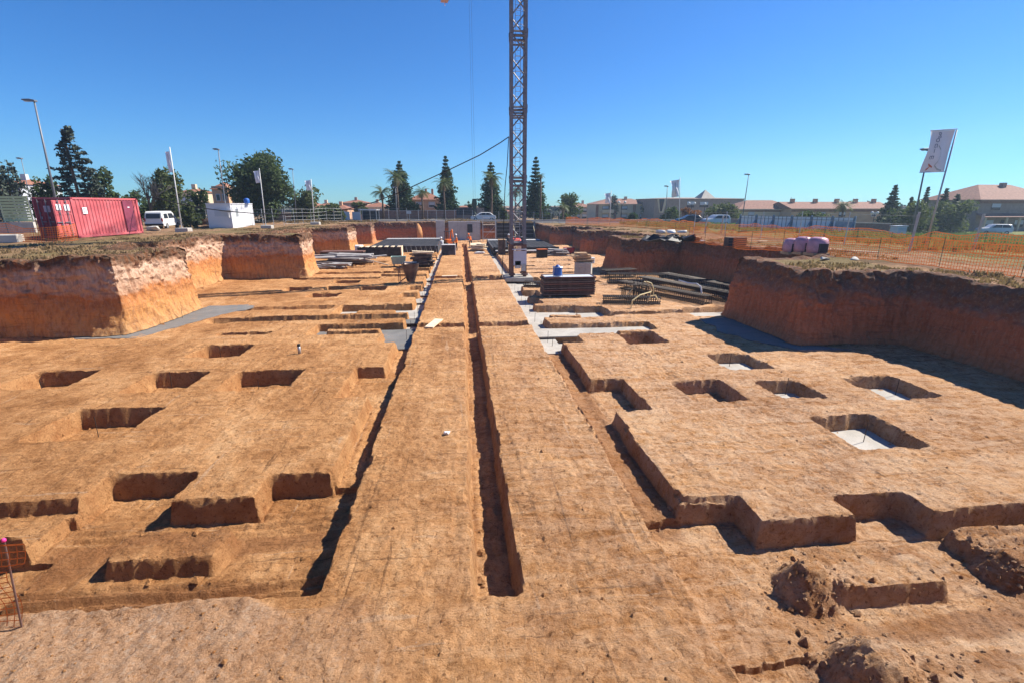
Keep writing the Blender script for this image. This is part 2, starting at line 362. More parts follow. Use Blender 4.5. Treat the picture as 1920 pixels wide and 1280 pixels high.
def floor_z(x, y):
    wx = x + 0.035 * fbm2(x, y, 0.9, 2, 21) + 0.011 * fbm2(x, y, 6, 3, 23)
    wy = y + 0.035 * fbm2(x, y, 0.9, 2, 31) + 0.011 * fbm2(x, y, 6, 3, 33)
    bite = 0.05 * sstep(.40, .75, vn2(x * 2.1, y * 2.1, 25)) + 0.009 * fbm2(x, y, 9, 2, 27) * (y < 24)
    z = np.zeros_like(x)
    for (x0, x1, y0, y1, dp) in CUTS:
        sel = (x > x0 - .4) & (x < x1 + .4) & (y > y0 - .4) & (y < y1 + .4)
        d = rect_sd(wx[sel], wy[sel], x0, x1, y0, y1)
        h = -dp * sstep(0.022, -0.06, d)
        h = np.minimum(h, -np.minimum(.11, dp) * sstep(.03, -.02, d - bite[sel]))
        h = h + 0.035 * np.exp(-((d + .17) / .09) ** 2) * (dp > .3) * (0.6 + 0.6 * vn2(wx[sel] * 3, wy[sel] * 3, 3))   # crumbs at the foot
        z[sel] = np.minimum(z[sel], np.maximum(h, -dp))
    for (x0, x1, y0, y1, tp) in LUMPS:
        sel = (x > x0 - .5) & (x < x1 + .5) & (y > y0 - .5) & (y < y1 + .5)
        d = rect_sd(wx[sel], wy[sel], x0, x1, y0, y1, 0.14)
        k = sstep(0.04, -0.07, d)
        z[sel] = z[sel] + (np.maximum(tp, z[sel]) - z[sel]) * k
    for (sx, sy, r, h) in SPOIL:
        d = np.hypot(wx - sx, wy - sy) / r * (1 + 0.16 * fbm2(x, y, 2.4, 3, 41)) + 0.05 * fbm2(x, y, 8, 3, 43)
        z = np.maximum(z, -.5 + h * np.clip(1.35 * (1 - d), -.2, 1))
    low = z < -0.15
    z = z + 0.022 * fbm2(x, y, 0.55, 3, 51) + 0.012 * fbm2(x, y, 3.2, 3, 53) + 0.013 * fbm2(x, y, 9, 3, 55)
    # bucket-teeth furrows in the freshly dug low ground
    fur = np.sin((y + 0.06 * fbm2(x, y, 0.8, 2, 61)) * 2 * math.pi / 0.23) * 0.05
    z = z + fur * low * sstep(-7.2, -6.4, x) * sstep(-2.0, -2.3, x) * (sstep(6.6, 6.3, y) + .5 * sstep(7.4, 7.6, y) * sstep(8.2, 8.0, y))
    z = z + fur * 0.8 * low * sstep(4.4, 5.0, x) * sstep(6.6, 6.2, y) * sstep(-0.2, 0.35, fbm2(x, y, 0.7, 2, 63))
    # teeth marks along the ridge shoulder
    z = z - 0.02 * sstep(0.35, 0.6, vn2(x * 2.2, y * 7.5, 71)) * sstep(1.9, 2.5, x) * sstep(2.95, 2.8, x) * (y < 18)
    z = z - 0.05 * sstep(0.04, 0.0, np.abs(x - 2.93 + 0.05 * fbm2(x, y, 2.5, 3, 73))) * (y < 20)
    # crawler-track prints
    for (ax, ay, bx, by) in TRACKS:
        L = math.hypot(bx - ax, by - ay); ux_, uy_ = (bx - ax) / L, (by - ay) / L
        for off in (-.95, .95):
            s_ = (x - ax) * ux_ + (y - ay) * uy_; t_ = -(x - ax) * uy_ + (y - ay) * ux_ - off + .12 * np.sin(s_ * .35 + ax)
            inb = sstep(.24, .20, np.abs(t_)) * sstep(0, .5, s_) * sstep(L, L - .5, s_) * (z > -.12) * sstep(-.25, .25, fbm2(x, y, .6, 2, 75))
            z = z - inb * (.010 + .013 * (np.sin(s_ * 2 * math.pi / .19) > .1))
    # gravel tip
    gv = gravel_mask(x, y)
    z = z + gv * (0.03 + 0.05 * sstep(5.6, 3.5, y) + 0.05 * np.exp(-((y - 5.45) / .12) ** 2) + 0.008 * fbm2(x, y, 9, 3, 81))
    for poly in FLUSH:
        cx, cy = np.mean([p[0] for p in poly]), np.mean([p[1] for p in poly])
        z = z - 0.05 * sstep(3.6, 2.4, np.hypot(x - cx, (y - cy) * 0.75))
    return z
def gravel_mask(x, y):
    e = 5.58 + 0.10 * fbm2(x, y, 0.9, 4, 83) - 0.35 * np.exp(-((x + 2.2) / .5) ** 2)
    return sstep(e + .05, e - .12, y) * sstep(-0.6, -3.2, x + 0.5 * fbm2(x, y, .8, 3, 85) - 0.25 * (5.2 - y))
def low_bands(x, y):                    # darker bands over the low ground and the strip beside the ridge
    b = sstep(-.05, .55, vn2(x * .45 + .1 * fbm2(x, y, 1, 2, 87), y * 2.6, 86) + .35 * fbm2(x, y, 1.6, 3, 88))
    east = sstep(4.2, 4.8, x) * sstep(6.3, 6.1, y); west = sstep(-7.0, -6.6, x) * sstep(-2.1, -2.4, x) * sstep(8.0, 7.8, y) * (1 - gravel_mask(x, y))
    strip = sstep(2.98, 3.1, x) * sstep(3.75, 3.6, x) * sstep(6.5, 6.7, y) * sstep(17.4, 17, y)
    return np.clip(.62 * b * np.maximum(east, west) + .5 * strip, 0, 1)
xs = np.concatenate([np.arange(-19.5, -10, .085), np.arange(-10, -7.2, .042), np.arange(-7.2, 9.2, .031), np.arange(9.2, 10.5, .042), np.arange(10.5, 18, .085)])
ys = np.concatenate([np.arange(0.2, 3.2, .12), np.arange(3.2, 9.2, .026), np.arange(9.2, 22, .042), np.arange(22, 42, .09), np.arange(42, 76, .2)])
gx, gy = np.meshgrid(xs, ys, indexing='ij')
fz = floor_z(gx, gy)
V = np.stack([gx, gy, fz], -1).reshape(-1, 3)
pf = struct(mesh_np('pit_floor', V, grid_faces(len(xs), len(ys)), SOIL_FLOOR, attrs={'gravel': gravel_mask(gx, gy).ravel(), 'low_bands': low_bands(gx, gy).ravel()}))
pf.data.set_sharp_from_angle(angle=R(34))

# pit wall swept round the outline
def chaikin(P, n=2, a=0.12):
    P = np.array(P, float)
    L = 0.26
    out = []
    m = len(P)
    for i in range(m):
        p, a_, b_ = P[i], P[i - 1], P[(i + 1) % m]
        ua, ub = (a_ - p) / np.linalg.norm(a_ - p), (b_ - p) / np.linalg.norm(b_ - p)
        for t in np.linspace(0, 1, 7):
            out.append((1 - t) ** 2 * (p + ua * L) + 2 * t * (1 - t) * p + t * t * (p + ub * L))
    return np.array(out)
def resample(P, step):
    Q = np.vstack([P, P[:1]])
    seg = np.hypot(*np.diff(Q, axis=0).T); s = np.concatenate([[0], np.cumsum(seg)])
    n = int(s[-1] / step); u = np.linspace(0, s[-1], n, endpoint=False)
    return np.stack([np.interp(u, s, Q[:, 0]), np.interp(u, s, Q[:, 1])], -1), u
W, ws = resample(chaikin(PIT), 0.05)
tan = np.roll(W, -3, 0) - np.roll(W, 3, 0); tan /= np.linalg.norm(tan, axis=1)[:, None]
nin = np.stack([tan[:, 1], -tan[:, 0]], -1)         # outline runs clockwise: inward is on the right
rows = [(0.0, t) for t in np.concatenate([np.linspace(-.06, 1, 66)])]
Vw = []
H0 = zu(W[:, 0] - nin[:, 0] * .4, W[:, 1] - nin[:, 1] * .4)
lipn = 0.10 * fbm2(W[:, 0], W[:, 1], 1.3, 4, 91)
for (_, t) in rows:
    o = 0.36 * t ** 0.9 - 0.10 * math.exp(-max(t, 0) * 9)
    z = t * (H0 + .02)
    px, py = W[:, 0] - nin[:, 0] * o, W[:, 1] - nin[:, 1] * o
    d = 0.13 * vn3(px * .7, py * .7, z * .7, 1) + 0.06 * vn3(px * 2.1, py * 2.1, z * 2.1, 2)
    up = float(sstep(.42, .62, t)); lo = 1 - up
    r1, r2 = vn3(px * 4.5, py * 4.5, z * 6.0, 3), vn3(px * 10, py * 10, z * 10, 4)
    r3 = vn3(px * 19, py * 19, z * 19, 6)
    d = d + up * (0.085 * r1 + 0.055 * r2 + 0.03 * r3) + lo * (0.024 * r1 + 0.02 * r2 + 0.014 * r3 + 0.032 * vn3(px * 5.5, py * 5.5, z * .5, 5))
    d = d + 0.07 * math.exp(-((t - .93) / .05) ** 2) * (0.4 + vn3(px * 2.5, py * 2.5, z, 7))
    Vw.append(np.stack([px + nin[:, 0] * d, py + nin[:, 1] * d, np.full_like(px, 0) + z + (lipn * float(sstep(.8, 1, t)))], -1))
for o, dz in ((.44, .06), (.58, .085), (.74, .05), (1.0, -.12)):
    px, py = W[:, 0] - nin[:, 0] * o, W[:, 1] - nin[:, 1] * o
    Vw.append(np.stack([px, py, zu(px, py) + dz + (lipn * .6 + 0.03 * vn2(px * 5, py * 5, 8)) * (dz > 0)], -1))
Vw = np.stack(Vw, 1)
eb = struct(mesh_np('earth_bank', Vw.reshape(-1, 3), grid_faces(len(W), Vw.shape[1], True), SOIL_WALL, attrs={'height': np.tile(np.concatenate([[t for _, t in rows], [1.02] * 4]), len(W)), 'east_far': np.repeat(np.maximum(sstep(4, 10, W[:, 0]), sstep(60, 72, W[:, 1])), Vw.shape[1])}))
eb.data.set_sharp_from_angle(angle=R(40))

# ground round the pit
def lines(a, b, step, far_lo, far_hi):
    core = list(np.arange(a, b + 1e-6, step)); s = step; p = a
    lo = []
    while p > far_lo: s *= 1.25; p -= s; lo.append(p)
    s, p = step, b; hi = []
    while p < far_hi: s *= 1.25; p += s; hi.append(p)
    return np.array(lo[::-1] + core + hi)
ux, uy = lines(-44, 46, .21, -1500, 1500), lines(-3, 80, .21, -300, 2500)
gx, gy = np.meshgrid(ux, uy, indexing='ij')
sd = pit_sdf(gx, gy)
V = np.stack([gx, gy, zu(gx, gy)], -1).reshape(-1, 3)
Fq = grid_faces(len(ux), len(uy))
keep = (sd.ravel()[Fq] > 0.62).all(1)
field = (sstep(22, 26, gx + 2 * fbm2(gx, gy, .2, 3, 95)) * sstep(16, 22, gy) * sstep(200, 90, gy)).ravel() * .85
struct(mesh_np('ground', V, Fq[keep], SOIL_TOP, attrs={'field': field}))

# concrete blinding laid in the cuts
def slab(name, poly, z, mat, th=.05):
    bm = bmesh.new()
    vs = [bm.verts.new((x, y, z)) for x, y in poly]
    f = bm.faces.new(vs)
    r = bmesh.ops.extrude_face_region(bm, geom=[f])
    for v in r['geom']:
        if isinstance(v, bmesh.types.BMVert): v.co.z -= th
    bmesh.ops.recalc_face_normals(bm, faces=bm.faces)
    me = bpy.data.meshes.new(name); bm.to_mesh(me); bm.free(); me.materials.append(mat)
    o = bpy.data.objects.new(name, me); C.objects.link(o)
    return struct(o)
def rp(x0, x1, y0, y1, i=0.0): return [(x0 + i, y0 + i), (x1 - i, y0 + i), (x1 - i, y1 - i), (x0 + i, y1 - i)]
for (x0, x1, y0, y1, dp) in CUTS:
    cc = None
    if (x0, y0) in ((8.4, 13.6), (8.5, 11.2), (11.3, 10.9), (8.35, 8.4)): cc = CONC
    elif x0 >= 2.9 and y0 > 17 and x1 < 14 and y1 < 60: cc = CONC
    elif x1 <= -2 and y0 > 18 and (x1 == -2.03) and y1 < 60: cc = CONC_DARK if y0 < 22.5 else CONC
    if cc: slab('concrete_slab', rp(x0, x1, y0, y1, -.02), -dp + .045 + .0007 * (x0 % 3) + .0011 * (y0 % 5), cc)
slab('concrete_slab', rp(-2.72, -2.0, 18.1, 65), -.462, CONC)
slab('concrete_slab', rp(2.9, 3.75, 16.9, 65), -.318, CONC)
def ragged(poly, step=.15, amp=.14):
    Pq, _ = resample(np.array(poly), step)
    return [(x + amp * float(fbm2(np.array([x]), np.array([y]), 1.1, 3, 97)[0]), y + amp * float(fbm2(np.array([x]), np.array([y]), 1.1, 3, 98)[0])) for x, y in Pq]
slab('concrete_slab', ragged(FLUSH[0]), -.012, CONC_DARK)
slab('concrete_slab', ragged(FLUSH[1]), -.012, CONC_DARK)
#==OBJECTS==
# ------------------------------------------------------------------ mesh builder
class MB:
    def __init__(s): s.v, s.f = [], []
    def add(s, vs, fs):
        o = len(s.v); s.v += [tuple(p) for p in vs]; s.f += [tuple(i + o for i in f) for f in fs]; return s
    def box(s, c, d, rz=0.0, tilt=None):
        hx, hy, hz = d[0] / 2, d[1] / 2, d[2] / 2
        m = Matrix.Rotation(rz, 3, 'Z')
        if tilt: m = m @ Euler(tilt).to_matrix()
        vs = [Vector(c) + m @ Vector((x * hx, y * hy, z * hz)) for z in (-1, 1) for y in (-1, 1) for x in (-1, 1)]
        return s.add(vs, [(0, 2, 3, 1), (4, 5, 7, 6), (0, 1, 5, 4), (2, 6, 7, 3), (0, 4, 6, 2), (1, 3, 7, 5)])
    def bar(s, p, q, r, n=6, r2=None, cap=True):
        p, q = Vector(p), Vector(q); d = (q - p)
        if d.length < 1e-6: return s
        d.normalize(); a = d.orthogonal().normalized() if abs(d.z) < .99 else Vector((1, 0, 0)); b = d.cross(a)
        r2 = r if r2 is None else r2
        ph = math.pi / n
        vs = [p + (a * math.cos(2 * math.pi * i / n + ph) + b * math.sin(2 * math.pi * i / n + ph)) * r for i in range(n)] + \
             [q + (a * math.cos(2 * math.pi * i / n + ph) + b * math.sin(2 * math.pi * i / n + ph)) * r2 for i in range(n)]
        fs = [(i, (i + 1) % n, n + (i + 1) % n, n + i) for i in range(n)]
        if cap: fs += [tuple(range(n))[::-1], tuple(range(n, 2 * n))]
        return s.add(vs, fs)
    def tube(s, path, r, n=6, r2=None):
        path = [Vector(p) for p in path]; m = len(path); o = len(s.v); r2 = r if r2 is None else r2
        a = None
        for i, p in enumerate(path):
            d = (path[min(i + 1, m - 1)] - path[max(i - 1, 0)]).normalized()
            a = d.orthogonal().normalized() if a is None else (a - d * a.dot(d)).normalized()
            b = d.cross(a); rr = r + (r2 - r) * i / max(1, m - 1)
            s.v += [tuple(p + (a * math.cos(2 * math.pi * k / n) + b * math.sin(2 * math.pi * k / n)) * rr) for k in range(n)]
        for i in range(m - 1):
            for k in range(n):
                s.f.append((o + i * n + k, o + i * n + (k + 1) % n, o + (i + 1) * n + (k + 1) % n, o + (i + 1) * n + k))
        s.f.append(tuple(o + k for k in range(n))[::-1]); s.f.append(tuple(o + (m - 1) * n + k for k in range(n)))
        return s
    def lathe(s, prof, n=16, c=(0, 0, 0), caps=True):
        o = len(s.v)
        for r, z in prof:
            s.v += [(c[0] + r * math.cos(2 * math.pi * k / n), c[1] + r * math.sin(2 * math.pi * k / n), c[2] + z) for k in range(n)]
        for i in range(len(prof) - 1):
            for k in range(n): s.f.append((o + i * n + k, o + i * n + (k + 1) % n, o + (i + 1) * n + (k + 1) % n, o + (i + 1) * n + k))
        if caps: s.f.append(tuple(o + k for k in range(n))[::-1]); s.f.append(tuple(o + (len(prof) - 1) * n + k for k in range(n)))
        return s
    def prism(s, poly, t0, t1, axis='y'):   # polygon in the plane across `axis`, from t0 to t1
        n = len(poly)
        P = (lambda a, b, t: (a, t, b)) if axis == 'y' else ((lambda a, b, t: (t, a, b)) if axis == 'x' else (lambda a, b, t: (a, b, t)))
        vs = [P(a, b, t0) for a, b in poly] + [P(a, b, t1) for a, b in poly]
        return s.add(vs, [tuple(range(n)), tuple(range(n, 2 * n))[::-1]] + [(i, n + i, n + (i + 1) % n, (i + 1) % n) for i in range(n)])
    def hull(s, pts):
        bm = bmesh.new(); [bm.verts.new(p) for p in pts]
        bmesh.ops.convex_hull(bm, input=bm.verts)
        bm.verts.index_update()
        used = {v for f in bm.faces for v in f.verts}; ix = {v: i for i, v in enumerate(used)}
        s.add([tuple(v.co) for v in ix], [tuple(ix[v] for v in f.verts) for f in bm.faces]); bm.free(); return s
    def build(s, name, mat, parent=None, smooth=False, bevel=0.0):
        me = bpy.data.meshes.new(name); me.from_pydata(s.v, [], s.f)
        bm = bmesh.new(); bm.from_mesh(me); bmesh.ops.recalc_face_normals(bm, faces=bm.faces)
        if bevel: bmesh.ops.bevel(bm, geom=list(bm.edges), offset=bevel, segments=1, affect='EDGES', clamp_overlap=True)
        bm.to_mesh(me); bm.free()
        if smooth: me.polygons.foreach_set('use_smooth', [True] * len(me.polygons))
        me.materials.append(mat)
        o = bpy.data.objects.new(name, me); C.objects.link(o)
        if parent is not None: o.parent = parent
        return o
def tag(o, label, cat, group=None, kind=None):
    if label: o['label'] = label
    if cat: o['category'] = cat
    if group: o['group'] = group
    if kind: o['kind'] = kind
    return o
def thing(name, label, cat, loc=(0, 0, 0), rz=0.0, group=None):
    o = bpy.data.objects.new(name, None); C.objects.link(o)
    o.empty_display_size = .2
    o.location = loc; o.rotation_euler = (0, 0, rz)
    return tag(o, label, cat, group)
def dup(root, loc, rz=0.0, label=None, scale=None):
    def cp(o, parent):
        c = o.copy(); C.objects.link(c); c.parent = parent
        for ch in list(o.children): cp(ch, c)
        return c
    r = cp(root, None); r.location = loc; r.rotation_euler = (0, 0, rz)
    if label: r['label'] = label
    if scale: r.scale = (scale,) * 3
    return r
def gd(x, y): return float(zu(np.array([x]), np.array([y]))[0])
def fl(x, y): return float(floor_z(np.array([float(x)]), np.array([float(y)]))[0])
def onup(px, py, z0=2.6):               # bearing -> point on the upper ground
    z = z0
    for _ in range(12):
        x, y = gz(px, py, z); z = .5 * z + .5 * gd(x, y)
    return x, y, gd(x, y)

STEEL = M('grey_painted_steel', (0.19, 0.19, 0.215), .55, .25, 4, .3, .1, ((0.13, 0.075, 0.055), .25))
RUST = M('rusty_steel', (0.17, 0.10, 0.085), .75, .35, 5, .3, .2, ((0.22, 0.08, 0.035), .6))
GALV = M('galvanised_steel', (0.42, 0.43, 0.45), .45, .15, 5, .5, .05)
WHITE = M('white_paint', (0.66, 0.655, 0.64), .6, .07, 2, 0, .05, ((0.5, 0.42, 0.33), .35))
WOOD = M('raw_timber', (0.45, 0.30, 0.17), .8, .3, 4, 0, .25)
WOODPALE = M('pale_board', (0.68, 0.55, 0.38), .8, .2, 4, 0, .2)
DARKPLY = M('oiled_formply', (0.075, 0.055, 0.047), .75, .4, 3, 0, .2, ((0.22, 0.16, 0.12), .55))
FORMG = M('weathered_formwork', (0.15, 0.12, 0.105), .8, .35, 5, .1, .2, ((0.05, 0.035, 0.03), .6))
BLACKF = M('black_film', (0.022, 0.022, 0.026), .45, .4, 2, 0, .15, ((0.14, 0.11, 0.09), .35))
BLACK = M('black_rubber', (0.02, 0.02, 0.02), .7, .2, 4, 0, .1)
GLASS = M('dark_glass', (0.03, 0.035, 0.045), .08, .2, 1, 0, 0)
ORANGE = M('orange_netting', (0.62, 0.155, 0.035), .6, .18, 3, 0, 0)
def translucent(m, col, f):
    nt, lk = m.node_tree.nodes, m.node_tree.links
    t = nt.new('ShaderNodeBsdfTranslucent'); t.inputs[0].default_value = (*col, 1)
    x = nt.new('ShaderNodeMixShader'); x.inputs[0].default_value = f
    lk.new(nt['Principled BSDF'].outputs[0], x.inputs[1]); lk.new(t.outputs[0], x.inputs[2])
    lk.new(x.outputs[0], nt['Material Output'].inputs['Surface'])
translucent(ORANGE, (0.52, 0.14, 0.035), .3)
REBAR = M('rebar_steel', (0.055, 0.042, 0.036), .6, .4, 8, .3, .1)
CONCRETE = concrete('cast_concrete', (0.36, 0.36, 0.35))
BLOCKM = concrete('pale_concrete', (0.48, 0.45, 0.40))
ROOF = M('clay_tiles', (0.24, 0.125, 0.09), .85, .35, 2.5, 0, .5)
ROOFR = M('red_clay_tiles', (0.26, 0.115, 0.07), .85, .35, 2.5, 0, .5)
CREAM = M('cream_render', (0.58, 0.46, 0.32), .85, .12, .8, 0, .1)
PINKW = M('pink_render', (0.37, 0.25, 0.19), .85, .12, .8, 0, .1)
OCHRE = M('ochre_render', (0.54, 0.33, 0.195), .85, .15, .8, 0, .1)
BROWNW = M('brown_stone', (0.30, 0.22, 0.18), .85, .2, 1.2, 0, .2)
SHUT = M('pale_shutter', (0.50, 0.52, 0.55), .5, .1, 1, 0, 0)
BRICK = M('brick_wall', (0.27, 0.16, 0.12), .85, .25, 4, 0, .3)
BARK = M('bark', (0.14, 0.095, 0.065), .9, .35, 4, 0, .5)
PINE = M('pine_needles', (0.058, 0.085, 0.032), .75, .6, .9, 0, 0)
PINE2 = M('norfolk_needles', (0.036, 0.062, 0.032), .75, .6, 1.4, 0, 0)
OLIVE = M('olive_leaves', (0.085, 0.105, 0.038), .75, .5, 1.1, 0, 0)
CEDAR = M('cedar_needles', (0.052, 0.068, 0.052), .8, .5, 1.3, 0, 0)
TWIG = M('bare_twigs', (0.13, 0.115, 0.10), .9, .3, 2, 0, 0)
AUTUMN = M('russet_leaves', (0.20, 0.085, 0.03), .8, .45, 1.5, 0, 0)
PALM = M('palm_fronds', (0.075, 0.095, 0.030), .6, .4, 1.5, 0, 0)
DRYPALM = M('dry_fronds', (0.20, 0.14, 0.07), .8, .3, 1.5, 0, 0)
GRASSM = M('dry_grass', (0.20, 0.135, 0.068), .9, .5, 2.2, 0, 0)

for m_, c_ in ((PINE, (.10, .15, .03)), (OLIVE, (.13, .17, .04)), (PINE2, (.06, .11, .03)), (PALM, (.14, .18, .04)), (AUTUMN, (.32, .13, .03)), (GRASSM, (.30, .22, .10))): translucent(m_, c_, .28)
# ------------------------------------------------------------------ tower crane
CX, CY = 3.98, 34.5
c0 = fl(CX, CY)
crane = thing('tower_crane', 'tall grey lattice tower crane rising from the pit beside the central trench', 'crane', (CX, CY, c0))
MW = .455
b = MB(); b.box((0, 0, -.06), (2.0, 2.0, .3)); b.build('footing', CONC, crane, bevel=.02)
b = MB()
for sx in (-1, 1):
    for sy in (-1, 1):
        b.box((sx * MW, sy * MW, 1.2), (.24, .24, 2.3)); b.box((sx * MW, sy * MW, .26), (.42, .42, .1))
for a, q in (((-1, -1), (1, -1)), ((1, -1), (1, 1)), ((1, 1), (-1, 1)), ((-1, 1), (-1, -1))):
    b.bar((a[0] * MW, a[1] * MW, .7), (q[0] * MW, q[1] * MW, 1.9), .05, 4)
    b.bar((a[0] * MW, a[1] * MW, 2.3), (q[0] * MW, q[1] * MW, 2.3), .07, 4)
b.build('base_frame', RUST, crane)
SH = 4.35
def mast_section(z0):
    b = MB()
    for sx in (-1, 1):
        for sy in (-1, 1):
            b.box((sx * MW, sy * MW, SH / 2), (.155, .155, SH - .02))
            b.box((sx * MW, sy * MW, .12), (.22, .22, .24)); b.box((sx * MW, sy * MW, SH - .14), (.20, .20, .22))
    cs = [(-1, -1), (1, -1), (1, 1), (-1, 1)]
    for k in range(4):
        a, q = cs[k], cs[(k + 1) % 4]
        for j in range(4):
            za, zb = .15 + j * 1.03, .15 + (j + 1) * 1.03
            p, r = ((a, q), (q, a))[(j + k) % 2]
            b.bar((p[0] * MW, p[1] * MW, za), (r[0] * MW, r[1] * MW, zb), .042, 4)
        for zz in (.1, SH - .12, SH - .42):
            b.bar((a[0] * MW, a[1] * MW, zz), (q[0] * MW, q[1] * MW, zz), .06, 4)
    return b
proto = None
for k in range(6):
    if proto is None:
        proto = mast_section(0).build('mast_section', STEEL, crane); proto.location = (0, 0, 2.35); sec = proto
    else:
        sec = proto.copy(); C.objects.link(sec); sec.parent = crane; sec.location = (0, 0, 2.35 + SH * k)
    lad = MB()
    for sx in (-.17, .17): lad.bar((sx, .2, .1), (sx, .2, SH - .05), .022, 4)
    for j in range(14): lad.bar((-.17, .2, .25 + j * .3), (.17, .2, .25 + j * .3), .014, 4)
    for j in range(5):
        zz = .5 + j * .85
        lad.tube([(.17, .2, zz), (.36, -.05, zz), (.2, -.35, zz), (-.2, -.35, zz), (-.36, -.05, zz), (-.17, .2, zz)], .012, 4)
    lad.build('ladder', GALV, sec)
TOPZ = 2.35 + 6 * SH
tipx, tipz = at(834, 6, 71.0)
jd = Vector((tipx - CX, 71.0 - CY, 0)); JL = jd.length; jd.normalize(); jn = Vector((-jd.y, jd.x, 0))
JZ = tipz - c0
b = MB(); b.lathe([(.9, TOPZ), (.9, TOPZ + .35), (.7, TOPZ + .35), (.7, TOPZ + .8)], 16); b.box((0, 0, TOPZ + 1.1), (1.3, 1.3, .7)); b.build('slewing_ring', STEEL, crane)
b = MB()
TZ = max(JZ, TOPZ + 1.6)
for sx in (-.5, .5):
    for sy in (-.5, .5): b.bar((sx, sy, TOPZ + 1.4), (sx * .2, sy * .2, TZ + 4), .08, 4)
for j in range(4): b.bar((-.5, -.5, TOPZ + 1.6 + j), (.5, .5, TOPZ + 1.6 + j), .04, 4)
b.build('tower_head', STEEL, crane)
b = MB()
def jp(t, s, z): return tuple(jd * t + jn * s + Vector((0, 0, z)))
nb = int(JL / 1.4)
for j in range(nb):
    t0, t1 = JL * j / nb, JL * (j + 1) / nb
    for s in (-.5, .5):
        b.bar(jp(t0, s, TZ), jp(t1, s, TZ), .055, 4); b.bar(jp(t0, s, TZ), jp((t0 + t1) / 2, 0, TZ + .95), .03, 4); b.bar(jp((t0 + t1) / 2, 0, TZ + .95), jp(t1, s, TZ), .03, 4)
    b.bar(jp(t0, -.5, TZ), jp(t1, .5, TZ), .025, 4); b.bar(jp(t0, -.5, TZ), jp(t0, .5, TZ), .03, 4)
    b.bar(jp(max(0, t0 - .7), 0, TZ + .95), jp(t0 + .7, 0, TZ + .95), .05, 4)
JRED = M('crane_red_white', (0.62, 0.36, 0.33), .5, .3, 1, .1, 0)
b.build('jib', STEEL, crane)
b = MB(); b.box(jp(JL + .15, 0, TZ + .35), (1.15, .9, .8), math.atan2(jd.y, jd.x)); b.bar(jp(JL + .1, 0, TZ), jp(JL + .1, 0, TZ - .6), .05, 6); b.build('jib_tip_guard', JRED, crane)
b = MB()
for j in range(8):
    t0, t1 = -11 * j / 8, -11 * (j + 1) / 8
    for s in (-.5, .5): b.bar(jp(t0, s, TZ), jp(t1, s, TZ), .07, 4)
    b.bar(jp(t0, -.5, TZ), jp(t1, .5, TZ), .035, 4)
b.build('counter_jib', STEEL, crane)
b = MB(); b.box(jp(-9.6, 0, TZ - .6), (1.6, 1.0, 2.2), math.atan2(jd.y, jd.x)); b.build('counterweight', CONCRETE, crane, bevel=.04)
b = MB(); b.bar(jp(.2, 0, TZ + 4), jp(JL * .62, 0, TZ + .95), .03, 4); b.bar(jp(0, 0, TZ + 4), jp(-9, 0, TZ), .03, 4); b.build('tie_bar', STEEL, crane)
tr = 17.8                                # trolley run-out along the jib
b = MB(); b.box(jp(tr, 0, TZ - .25), (1.1, 1.0, .3), math.atan2(jd.y, jd.x)); b.build('trolley', STEEL, crane)
hx, hy, hz = jp(tr, 0, 0)
hook_top = at(880, 378, CY + hy)[1] - c0
b = MB()
for s in (-.10, .10): b.bar(jp(tr, 0, TZ - .4)[:2] + (TZ - .4,) if False else (hx + s, hy, TZ - .4), (hx + s, hy, hook_top), .011, 4)
b.build('hoist_rope', M('rope_wire', (.13, .14, .17), .6, .1, 2, 0, 0), crane)
b = MB(); b.prism([(hx - .2, hook_top + .25), (hx + .2, hook_top + .25), (hx + .28, hook_top - .25), (hx + .16, hook_top - .8), (hx - .16, hook_top - .8), (hx - .28, hook_top - .25)], hy - .09, hy + .09)
b.tube([(hx + .02, hy, hook_top - .8), (hx + .02, hy, hook_top - 1.1), (hx + .17, hy, hook_top - 1.3), (hx + .1, hy, hook_top - 1.5), (hx - .1, hy, hook_top - 1.5), (hx - .17, hy, hook_top - 1.35)], .05, 6)
b.build('hook_block', M('hook_green', (.035, .075, .07), .5, .3, 3, 0, .1), crane)
z0, z1 = at(972, 498, CY - .7)[1] - c0, at(972, 471, CY - .7)[1] - c0
b = MB(); b.box((.10, -MW - .14, (z0 + z1) / 2), (.92, .12, z1 - z0)); b.box((.05, -MW - .14, z1 + .10), (1.0, .3, .05)); box_ = b.build('notice_board', M('pale_grey_panel', (.50, .52, .60), .5, .06, 2, 0, 0), crane)
MB().box((-.05, -MW - .05, .95), (.4, .3, .5)).build('switch_cabinet', GALV, crane); MB().box((.35, -MW - .1, .75), (.3, .25, .5)).build('switch_cabinet', GALV, crane)

# ------------------------------------------------------------------ red shipping container
RED = M('faded_red_paint', (0.50, 0.105, 0.115), .55, .14, 1.2, 0, .05, ((0.50, 0.22, 0.23), .5))
REDDK = M('dark_red_paint_shade', (0.24, 0.04, 0.055), .6, .2, 1.5, 0, .05)
LABELW = M('white_label', (0.75, 0.72, 0.74), .6, .05, 2, 0, 0)
kx, ky, kz = onup(149, 447, 2.9)
ct = thing('shipping_container', 'faded red shipping container with one door swung open on the left bank', 'container', (kx, ky, kz), R(-4))
CL, CWd, CH = 6.06, 2.44, 2.59          # local: +Y along the container, doors at Y=0, right side at X=0
def corrug(p0, p1, n, depth, z0, z1, nrm):
    b = MB(); p0, p1, nrm = Vector(p0), Vector(p1), Vector(nrm); pts = []
    for i in range(n):
        for t, dd in ((0, 0), (.22, 0), (.36, 1), (.86, 1)):
            q = p0 + (p1 - p0) * ((i + t) / n) - nrm * depth * dd; pts.append(q)
    pts.append(p1)
    o = [(p.x, p.y, z0) for p in pts] + [(p.x, p.y, z1) for p in pts]; m = len(pts)
    b.add(o, [(i, i + 1, m + i + 1, m + i) for i in range(m - 1)])
    return b
